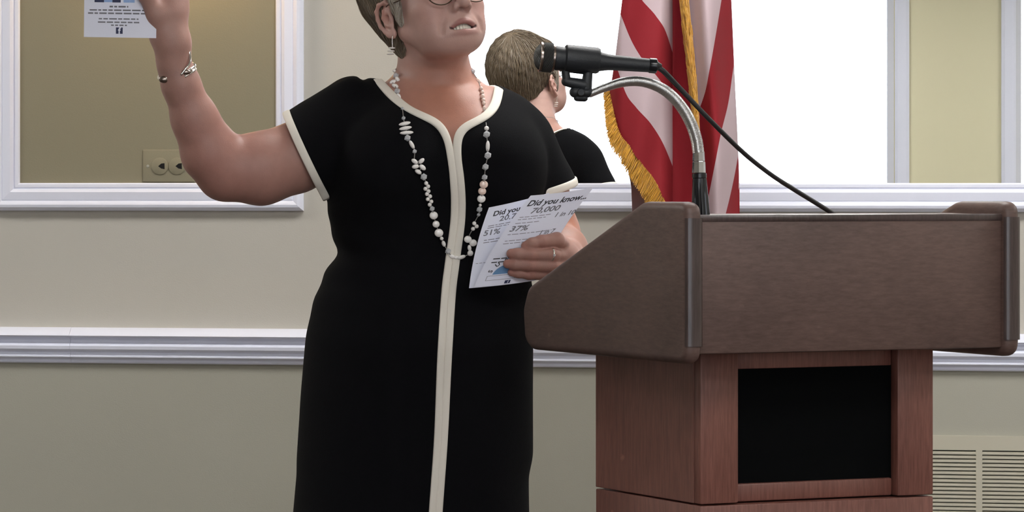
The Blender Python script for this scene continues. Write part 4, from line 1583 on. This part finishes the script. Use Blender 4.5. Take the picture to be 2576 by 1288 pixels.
# ------------------------------------------------------------------ hair
def f_hair(pw):
    p = toH(pw)
    d = ellip(p, (0, -.036, .076), (.0860, .104, .099), np.array([[1, 0, 0], [0, .94, .34], [0, -.34, .94]]))
    d = smin(d, ellip(p, (0, -.062, .010), (.053, .036, .056)), .03)
    d = smin(d, ellip(p, (0, -.046, -.045), (.044, .022, .026)), .025)
    d = smin(d, ellip(p, (0, .048, .098), (.060, .046, .030)), .03)
    d = smax(d, -ellip(p, (0, .112, -.012), (.088, .070, .080)), .012)
    d = smax(d, -ellip(p, (0, .040, -.075), (.10, .062, .075)), .012)
    for s in (-1, 1):
        d = smax(d, -ellip(p, (s * .090, -.004, -.004), (.034, .0200, .0300)), .008)
        d = smin(d, chain(p, [(s * .0715, .020, .040), (s * .0700, .0175, .010), (s * .0665, .0155, -.016)], [.0085, .0055, .0022], .005), .008)
    n = np.sin(p[:, 0] * 160 + 9 * p[:, 2] * 8) * np.sin(p[:, 2] * 110 + p[:, 1] * 90)
    return (d + .0016 * n) * HS


HREG = [((-.17, -.15, zlo(165)), (.17, .17, zlo(-290)), .0028)]
V, Q = polygonise(f_hair, HREG + [((-.17, -.15, zlo(165)), (-.169, -.149, zlo(164)), .0028)])
V, Q = used_only(V, Q)
M_hair = bpy.data.materials.new('grey_brown_hair')
M_hair.use_nodes = True
nt = M_hair.node_tree
b = nt.nodes['Principled BSDF']
at = nt.nodes.new('ShaderNodeAttribute'); at.attribute_name = 'strand'
cr = nt.nodes.new('ShaderNodeValToRGB')
cr.color_ramp.elements[0].position = 0; cr.color_ramp.elements[0].color = srgb(84, 74, 60)
cr.color_ramp.elements[1].position = 1; cr.color_ramp.elements[1].color = srgb(196, 190, 180)
e_ = cr.color_ramp.elements.new(.5); e_.color = srgb(138, 122, 102)
nt.links.new(at.outputs['Fac'], cr.inputs[0]); nt.links.new(cr.outputs[0], b.inputs['Base Color'])
b.inputs['Roughness'].default_value = .5
b.inputs['Specular IOR Level'].default_value = .35
hair = obj('hair', Q2W(V), Q, M_hair, person, True)
a = hair.data.attributes.new('strand', 'FLOAT', 'POINT')
a.data.foreach_set('value', np.full(len(V), .28, np.float32))
# locks laid over it, running down from the crown
sel = RNG.choice(len(V), min(len(V), 14000), replace=False)
p0 = V[sel]


def grad(f, p, e=.0012):
    gx = np.stack([f(p + np.eye(3)[i] * e) - f(p - np.eye(3)[i] * e) for i in range(3)], -1)
    return gx / np.maximum(np.linalg.norm(gx, axis=1, keepdims=True), 1e-9)


crown = fromH((0.01, -.062, .135))
NS_ = 7
step = RNG.uniform(.0045, .0075, len(p0))[:, None]
pts = []
lift = RNG.uniform(-.0012, .0022, len(p0))
swirl = RNG.normal(0, .22, len(p0))[:, None]
p = p0.copy()
for i in range(NS_):
    n_ = grad(f_hair, p)
    dist = f_hair(p)
    tgt = lift + .0004 * i
    p = p - n_ * (dist - tgt)[:, None]
    pts.append(p.copy())
    fl_ = p - crown
    fl_ /= np.maximum(np.linalg.norm(fl_, axis=1, keepdims=True), 1e-6)
    hd = toH(p)
    fl_ = fl_ + np.array([0, 0, -.75]) + (fw * -.25)[None] * (hd[:, 1:2] > -.02) + np.cross(n_, fl_) * swirl
    fl_ = fl_ - n_ * (fl_ * n_).sum(1, keepdims=True)
    fl_ /= np.maximum(np.linalg.norm(fl_, axis=1, keepdims=True), 1e-6)
    p = p + fl_ * step
pts = np.stack(pts, 1)
T = np.gradient(pts, axis=1); T /= np.maximum(np.linalg.norm(T, axis=2, keepdims=True), 1e-9)
nn_ = grad(f_hair, pts.reshape(-1, 3)).reshape(pts.shape)
Bv = np.cross(T, nn_)
rad = RNG.uniform(.0004, .0008, len(p0))[:, None] * np.array([.5, .9, 1, 1, .95, .8, .25])[None]
ring = [pts + rad[..., None] * (Bv * math.cos(t) * 1.3 + nn_ * math.sin(t) * .8) for t in (0, 2 * math.pi / 3, 4 * math.pi / 3)]
VV = np.stack(ring, 2).reshape(-1, 3)
nS = len(p0)
bi = (np.arange(nS) * NS_ * 3)[:, None, None] + (np.arange(NS_ - 1) * 3)[None, :, None]
j = np.arange(3)[None, None]
Fq = np.stack([bi + j, bi + (j + 1) % 3, bi + 3 + (j + 1) % 3, bi + 3 + j], -1).reshape(-1, 4)
locks = obj('hair_locks', Q2W(VV), Fq, M_hair, person, True)
locks['kind'] = 'stuff'
hd = toH(p0)
grey = np.clip(RNG.normal(.46, .13, nS) + .35 * np.exp(-(((np.abs(hd[:, 0]) - .072) / .02) ** 2 + ((hd[:, 1] - .02) / .02) ** 2)), 0, 1)
a = locks.data.attributes.new('strand', 'FLOAT', 'POINT')
a.data.foreach_set('value', np.repeat(grey, NS_ * 3).astype(np.float32))

for s in (-1, 1):
    m = MB()
    for i in range(60):
        u = i / 59
        x = .014 + .036 * u; z = .0235 + .006 * math.sin(u * 2.6) - .003 * u + RNG.normal() * .0009
        y = .0925 - .013 * u * u
        q = np.array([(s * x, y, z - .002), (s * (x + .0035), y + .0004 - .004 * u * .3, z + .0006), (s * (x + .0075), y - .0008 - .006 * u * .3, z + .0018)])
        m.add(tube(Q2W(fromH(q)), [.0005, .0006, .0002], 4, caps=False))
    eb = m.build('eyebrow', M_hair, person, True)
    eb['kind'] = 'stuff'
    a = eb.data.attributes.new('strand', 'FLOAT', 'POINT')
    a.data.foreach_set('value', np.full(len(eb.data.vertices), .3, np.float32))

# ------------------------------------------------------------------ glasses, earrings
M_gl = mat('tortoise_metal', srgb(84, 66, 52), .3, metal=.4)


def headloop(pts, r, closed, n=8, k=None):
    p = np.array(pts)
    if k: p = catmull(p, k)
    return tube(Q2W(fromH(p)), r, n, closed)


gm_ = MB()
th = np.arange(40) / 40 * 2 * math.pi
for s in (-1, 1):
    gm_.add(headloop([(s * .0325 + .0240 * math.cos(t), .1005 - .0035 * abs(math.cos(t)) * (1 if math.cos(t) * s > 0 else 0) - .002 * math.sin(t) * -1, .0045 + .0190 * math.sin(t)) for t in th], .0011, True))
    gm_.add(headloop([(s * .0560, .0965, .012), (s * .068, .080, .015), (s * .0765, .030, .017), (s * .0770, .000, .020), (s * .0745, -.014, .008)], .0011, False, 6, 24))
gm_.add(headloop([(-.0100, .1005, .008), (-.004, .1035, .011), (.004, .1035, .011), (.0100, .1005, .008)], .0011, False, 6, 10))
gl_o = gm_.build('glasses', M_gl, person, True)
for s in (-1, 1):
    v = [(s * .0325, .1008, .0045)] + [(s * .0325 + .0236 * math.cos(t), .1002 + .002 * math.sin(t), .0045 + .0186 * math.sin(t)) for t in th]
    one((Q2W(fromH(np.array(v))), [(0, 1 + i, 1 + (i + 1) % 40) for i in range(40)]), 'lens', M_glass, gl_o, True)
for s in (-1, 1):
    l0 = fromH((s * .0775, -.0045, -.0330))
    e = MB()
    e.add(tube(Q2W(catmull([l0 + np.array([0, -.002, .004]), l0 + np.array([0, -.0045, .003]), l0 + np.array([-.0005, -.0045, -.004]), l0 + np.array([0, -.004, -.017])], 14)), .0006, 6))
    er = e.build('earring', M_silver, person, True)
    for i in range(3):
        c = l0 + np.array([-.0012 * i - .001, -.004, -.0160 - .0047 * i])
        one((Q2W(ball(c, (.0058, .0058, .00155), 14, 8)[0]), ball(c, 1, 14, 8)[1]), 'earring_disc', M_pearl, er, True)

# ------------------------------------------------------------------ necklace
BE = []
def B(kind, x, y, r, ang=0.0, m=None): BE.append((kind, x, y, r, ang, m))
# her right strand (left in the picture), from the neck down
B('r', 992, 178, 4.5); B('c', 996, 190, 8); B('p', 1000, 200, 9, 60); B('p', 988, 206, 9, -30); B('p', 994, 216, 9, 20); B('c', 999, 229, 8.5); B('p', 1003, 243, 9, 70); B('p', 1006, 255, 8, 40)
B('c', 1012, 273, 4.5); B('c', 1015, 297, 5.5)
B('s', 1018, 311, 15, -12); B('s', 1020, 322.5, 16, -10); B('s', 1023, 334, 17, -4)
B('c', 1025, 347, 8.5); B('s', 1036, 364, 12, 62); B('c', 1043, 381, 6)
B('p', 1043, 406, 9, 35); B('p', 1060, 405, 9, -40); B('p', 1045, 419, 9, -10); B('p', 1063, 421, 9.5, 40); B('p', 1052, 432, 9, 30)
B('c', 1066, 445, 9)
for x, y in ((1072, 461), (1077, 469), (1070, 475), (1078, 481), (1074, 488), (1082, 494), (1076, 501), (1085, 507), (1081, 515)): B('r', x, y, 5.2)
B('c', 1087, 525, 7); B('o', 1091, 542, 10.5); B('o', 1097, 564, 9); B('o', 1104, 586, 11); B('r', 1111, 600, 4.8); B('s', 1116, 613, 8, 72); B('c', 1127, 632, 8); B('p', 1137, 645, 8, 20); B('p', 1148, 648, 7, 0); B('s', 1161, 647, 11, -18)
nL = len(BE)
B('c', 1189, 180, 7.5); B('p', 1203, 204, 8.5, 60, 'k'); B('r', 1210, 223, 5.5, 0, 'k'); B('r', 1213, 232, 5, 0, 'k'); B('r', 1214, 242, 6, 0, 'k'); B('r', 1216, 251.5, 5.5, 0, 'k'); B('r', 1217, 260, 5.2, 0, 'k'); B('p', 1219, 275, 9, 80, 'k')
B('r', 1224, 323, 6); B('c', 1224, 338, 9.5); B('s', 1227, 368, 14, 92); B('c', 1227, 391, 9.5); B('c', 1221, 420, 9); B('c', 1219, 446, 8)
B('o', 1217, 464, 10.5, 0, 'k'); B('o', 1213, 481, 10, 0, 'k'); B('o', 1211, 500, 10.5); B('r', 1208, 516, 4); B('c', 1206, 527, 8); B('c', 1204, 540, 5); B('r', 1193, 562, 5.2); B('r', 1199, 569.5, 5.2); B('r', 1190, 575.5, 5.2)
B('o', 1177, 602, 9.5); B('o', 1190, 611, 9.5); B('p', 1181, 624, 8, 80); B('r', 1183, 637, 7.5)


def put(x, y, r):
    h = cast(x, y, [dbvh, body_bvh])
    if h is None or h[2] > 5.12:
        q = J(x, y, .0)
        return q, np.array([0, -1.0, 0])
    t = (o_eye - h[0]); t /= np.linalg.norm(t)
    n = h[1] if h[1] @ t > 0 else -h[1]
    n = n + t; n /= np.linalg.norm(n)
    return h[0] + t * (r + 3.2) / 1600, n


pos = [put(b_[1], b_[2], b_[3] if b_[0] in 'rc' else 5) for b_ in BE]
thl = [q for q, n in pos]
# the strand behind her neck joins both ends
rear = [J(1176, 170, .05) + np.array([0.005, .02, .0]), J(1095, 168, .088), J(1010, 168, .06)]
L_ = thl[:nL]; R_ = thl[nL:]
ln_ = np.array(L_ + R_[::-1])
nk_m = MB()
nk_m.add(tube(Q2W(catmull(ln_, 260)), .0007, 5))
nk_m.add(tube(Q2W(catmull(np.array([R_[0]] + rear + [L_[0]]), 40)), .0007, 5))
neck = nk_m.build('necklace', M_cordk, person, True)


def crystal(c, r):
    bm = bmesh.new()
    bmesh.ops.create_icosphere(bm, subdivisions=1, radius=1)
    V, Fc = bm_out(bm)
    return V * r + c, Fc


for (kd, x, y, r, ang, m_), (q, n) in zip(BE, pos):
    rm = r / 1600
    a_ = math.radians(ang)
    u = np.array([math.cos(a_), 0, -math.sin(a_)]); w = np.array([math.sin(a_), 0, math.cos(a_)]); nn2 = np.array([0, 1.0, 0])
    A = np.stack([u, nn2, w])
    mt = M_pearlp if m_ == 'k' else M_pearl
    if kd == 'r': vf = ball(q, rm, 12, 8)
    elif kd == 'o': vf = ball(q, (rm, rm * .45, rm * .93), 16, 9, A)
    elif kd == 'p': vf = ball(q, (rm, rm * .40, rm * .60), 12, 8, A)
    elif kd == 's': vf = ball(q, (rm, 5.0 / 1600, 5.0 / 1600), 12, 8, A)
    else: vf = crystal(q, rm)
    one((Q2W(vf[0]), vf[1]), 'bead', M_crystal if kd == 'c' else mt, neck, None if kd == 'c' else True)

# ------------------------------------------------------------------ bracelet and ring
wc = J(444, 178, -.092); wa = J(452, 202, -.088) - J(437, 160, -.095); wa /= np.linalg.norm(wa)
wr = np.array([1.0, 0, 0]) - wa * wa[0]; wr /= np.linalg.norm(wr)
wd_ = np.cross(wa, wr); wd_ = wd_ if wd_[1] < 0 else -wd_


def wrist(t, up_=0.0, R=1.0):
    t = math.radians(t)
    return wc + (wr * math.cos(t) * .0292 + wd_ * math.sin(t) * .0278) * R + wa * up_


br = MB()
br.add(tube(Q2W(catmull([wrist(t, .001) for t in range(122, 436, 12)], 90)), .0026, 10))
br.add(tube(Q2W(catmull([wrist(70, .007, 1.06), wrist(40, .0055, 1.06), wrist(10, .0055), wrist(-40, .004)], 30)), .0021, 10))
br.add(tube(Q2W(catmull([wrist(78, .002, 1.06), wrist(60, -.004, 1.08), wrist(38, -.010, 1.08), wrist(22, -.020, 1.05), wrist(14, -.029, 1.03)], 30)), .0021, 10))
bo = br.build('bracelet', M_silver, person, True)
one((Q2W(ball(wrist(133, .002, 1.05), (.0085, .0045, .0055), 14, 9)[0]), ball((0, 0, 0), 1, 14, 9)[1]), 'bracelet_end', M_bronze, bo, True)
one((Q2W(ball(wrist(62, .001, 1.02), (.0085, .0035, .0045), 14, 9)[0]), ball((0, 0, 0), 1, 14, 9)[1]), 'bracelet_end', M_bronze, bo, True)
for t, u_ in ((16, -.030), (6, -.0275)):
    one((Q2W(ball(wrist(t, u_, 1.03), .0026, 10, 7)[0]), ball((0, 0, 0), 1, 10, 7)[1]), 'bracelet_bead', M_pearl, bo, True)
fa, fb = J(*FING[1][0][1]), J(*FING[1][0][2])
fx = (fb - fa) / np.linalg.norm(fb - fa); rc = fa + fx * .0035
fu = np.cross(fx, np.array([0, 0, 1.0])); fu /= np.linalg.norm(fu); fv = np.cross(fx, fu)
rg = MB()
rg.add(tube(Q2W(np.array([rc + (fu * math.cos(t) + fv * math.sin(t)) * .0112 for t in np.arange(28) / 28 * 2 * math.pi])), .0011, 8, True))
rg.add(tube(Q2W(np.array([rc + fx * .0022 * math.sin(t) + (fu * math.cos(t) + fv * math.sin(t)) * .0115 for t in np.arange(28) / 28 * 2 * math.pi])), .0009, 8, True))
ro = rg.build('ring', M_silver, person, True)
s_f = -1 if (fu[1] > 0) else 1
one((Q2W(crystal(rc + fu * s_f * .0122, .0024)[0]), crystal(np.zeros(3), 1)[1]), 'ring_stone', M_crystal, ro)

# ------------------------------------------------------------------ printed sheets
def text_geo(txt, bold=.0):
    cu = bpy.data.curves.new('lettering', 'FONT')
    cu.body = txt; cu.size = 1; cu.offset = bold; cu.resolution_u = 3
    o = bpy.data.objects.new('lettering', cu); COL.objects.link(o)
    dg = bpy.context.evaluated_depsgraph_get()
    me = bpy.data.meshes.new_from_object(o.evaluated_get(dg))
    V = np.array([v.co[:2] for v in me.vertices]); Fc = [tuple(p.vertices) for p in me.polygons]
    bpy.data.objects.remove(o); bpy.data.curves.remove(cu); bpy.data.meshes.remove(me)
    return V, Fc


class Sheet:
    """a thin bent sheet; u to the right and v downwards, both 0..1"""
    def __init__(self, name, label, cat, TL, TR, BL, BR, bend, w, h, group=None):
        self.c = [np.array(x, float) for x in (TL, TR, BL, BR)]; self.bend = bend; self.w, self.h = w, h
        n, m = 14, 20
        g_ = np.stack(np.meshgrid(np.linspace(0, 1, n), np.linspace(0, 1, m)), -1).reshape(-1, 2)
        f_ = self.at(g_[:, 0], g_[:, 1], 0); bk = self.at(g_[:, 0], g_[:, 1], -.0005)
        i = (np.arange(m - 1)[:, None] * n + np.arange(n - 1)[None]).ravel()
        K = n * m
        Fc = [(a, a + n, a + n + 1, a + 1) for a in i] + [(a + K, a + 1 + K, a + n + 1 + K, a + n + K) for a in i]
        edge_ = list(range(n)) + [k * n + n - 1 for k in range(1, m)] + [(m - 1) * n + k for k in range(n - 2, -1, -1)] + [k * n for k in range(m - 2, 0, -1)]
        for k in range(len(edge_)):
            a, b_ = edge_[k], edge_[(k + 1) % len(edge_)]
            Fc.append((a, b_, b_ + K, a + K))
        loc = tuple(Q2W(self.at(np.array([.5]), np.array([1.0]), 0)[0]))
        self.o = thing(name, label, cat, loc, group)
        one((Q2W(np.concatenate([f_, bk])), Fc), 'sheet', M_paper, self.o, 40)

    def at(self, u, v, lift):
        u, v = np.asarray(u, float)[:, None], np.asarray(v, float)[:, None]
        tl, tr, bl, br_ = self.c
        p = (tl * (1 - u) + tr * u) * (1 - v) + (bl * (1 - u) + br_ * u) * v
        p = p + np.array(self.bend[:3])[None] * (4 * v * (1 - v)) + np.array(self.bend[3:])[None] * (4 * u * (1 - u))
        q = J(p[:, 0], p[:, 1], p[:, 2])
        t = o_eye - q; t /= np.linalg.norm(t, axis=1, keepdims=True)
        return q + t * lift

    def print_text(self, txt, u, v, size, m_, bold=.02, align='l', sx=1.0, rot=0.0):
        V, Fc = text_geo(txt, bold)
        V = V * size
        V[:, 0] *= sx
        if align == 'c': V[:, 0] -= (V[:, 0].max() + V[:, 0].min()) / 2
        c_, s_ = math.cos(rot), math.sin(rot)
        V = np.stack([V[:, 0] * c_ - V[:, 1] * s_, V[:, 0] * s_ + V[:, 1] * c_], -1)
        q = self.at(u + V[:, 0] / self.w, v - V[:, 1] / self.h, .0004)
        one((Q2W(q), Fc), 'printed_text', m_, self.o)

    def rects(self, name, rs, m_, lift=.0003):
        mb = MB()
        for (u0, v0, u1, v1) in rs:
            k = 4
            uu_ = np.concatenate([np.linspace(u0, u1, k), np.linspace(u1, u0, k)]); vv_ = np.concatenate([np.full(k, v0), np.full(k, v1)])
            mb.add((Q2W(self.at(uu_, vv_, lift)), [(i, i + 1, 2 * k - 2 - i, 2 * k - 1 - i) for i in range(k - 1)]))
        mb.build(name, m_, self.o)


def words_line(u0, u1, v, h, rs=None):
    out = []; u = u0
    r_ = random.Random(int(v * 1000 + u0 * 77))
    while u < u1 - .01:
        w = min(r_.uniform(.035, .12), u1 - u)
        out.append((u, v - h / 2, u + w, v + h / 2)); u += w + .018
    return out


# the card held up
def cu_(X): return (X - 211) / 182.
def cv_(Y): return (Y + 142) / 237.
card = Sheet('flyer_card', 'white printed card held up in the raised hand at left', 'card', (213, -142, -.106), (395, -141, -.106), (211, 93, -.128), (393, 96, -.128), (0, 0, .0, 0, 0, -.002), .112, .146)
card.rects('printed_block', [(cu_(237), cv_(-60), cu_(261), cv_(6.5)), (cu_(282), cv_(-60), cu_(303), cv_(6.5))], M_inkn)
card.rects('printed_block', [(cu_(261.2), cv_(-60), cu_(281.8), cv_(6)), (cu_(310), cv_(-60), cu_(326), cv_(6.5)), (cu_(326.2), cv_(-60), cu_(338), cv_(6.5))], M_inkb)
for (x0, x1, y, h) in ((275, 322, 17, 4.2), (225, 371, 26, 3.6), (221, 374, 34, 3.8), (248, 348, 48, 3.2), (246, 350, 56.5, 3.4), (279, 319, 64, 3.2)):
    card.rects('printed_line', words_line(cu_(x0), cu_(x1), cv_(y), h / 237), M_ink)
card.rects('printed_emblem', [(cu_(291.5), cv_(69.5), cu_(308.5), cv_(85.5))], M_inkn)
card.print_text('f', cu_(300.5), cv_(85), .0135, M_paper, .03, 'c')

GP = 'leaflets held at the waist'
rear_s = Sheet('leaflet', 'grey printed leaflet held behind another at her waist', 'leaflet', (1230, 522, -.150), (1382, 485, -.146), (1180, 725, -.156), (1335, 707, -.146), (-7, 0, 0, 0, 2, -.001), .14, .216, GP)
rear_s.print_text('Did you know...', .12, .125, .0185, M_inkd, .028, sx=1.05)
rear_s.print_text('20.7', .26, .205, .0185, M_ink, .02, sx=1.2)
rear_s.print_text('51%', .06, .36, .020, M_ink, .02, sx=1.15)
for v in (.245, .27, .42, .45):
    rear_s.rects('printed_line', words_line(.1, .55, v, .008), M_ink)
rear_s.rects('printed_line', words_line(.05, .5, .70, .006), M_ink)
front_s = Sheet('leaflet', 'front grey printed leaflet under her fingers, beside the lectern', 'leaflet', (1335, 492, -.166), (1493, 472, -.152), (1192, 723, -.164), (1350, 705, -.152), (-14, 3, 0, 0, 2, -.002), .14, .216, GP)
front_s.print_text('Did you know...', .07, .115, .0185, M_inkd, .028, sx=1.12)
front_s.print_text('70,000', .22, .200, .0175, M_ink, .024, sx=1.35)
front_s.print_text('1 in 10', .68, .275, .0150, M_ink, .022, sx=1.1)
front_s.print_text('37%', .08, .385, .0175, M_ink, .02, sx=1.4)
front_s.print_text('1 in 7', .62, .46, .0150, M_ink, .02)
for v, u0, u1 in ((.235, .1, .6), (.26, .1, .55), (.30, .1, .5), (.42, .1, .8), (.49, .12, .6), (.52, .12, .7)):
    front_s.rects('printed_line', words_line(u0, u1, v, .006), M_ink)
front_s.rects('printed_line', words_line(.42, .72, .635, .011), M_inkd)
front_s.rects('printed_line', words_line(.10, .86, .685, .012) + words_line(.10, .80, .725, .012), M_inkd)
# half-round emblem with arched lettering
mb = MB()
cu0, cv0, rr_ = .40, .868, .026
q = [(0.0, 0.0)] + [(rr_ * math.cos(t), rr_ * .9 * math.sin(t)) for t in np.linspace(0, math.pi, 16)]
q = np.array(q)
mb.add((Q2W(front_s.at(cu0 + q[:, 0] / .14, cv0 - q[:, 1] / .216, .0003)), [(0, i, i + 1) for i in range(1, 16)]))
mb.build('printed_emblem', M_inkm, front_s.o)
for i, ch in enumerate('SURVEY'):
    t = math.radians(165 - i * 30)
    front_s.print_text(ch, cu0 + .0305 * math.cos(t) / .14, cv0 - .030 * math.sin(t) / .216, .0135, M_inkd, .03, 'c', 1, t - math.pi / 2)
front_s.rects('printed_line', [(.14, .880, .72, .884), (.14, .930, .72, .934), (.14, .880, .148, .934), (.712, .880, .72, .934)], M_ink)
front_s.rects('printed_emblem', [(.47, .950, .56, .985)], M_inkn)
front_s.print_text('f', .525, .983, .0085, M_paper, .03, 'c')
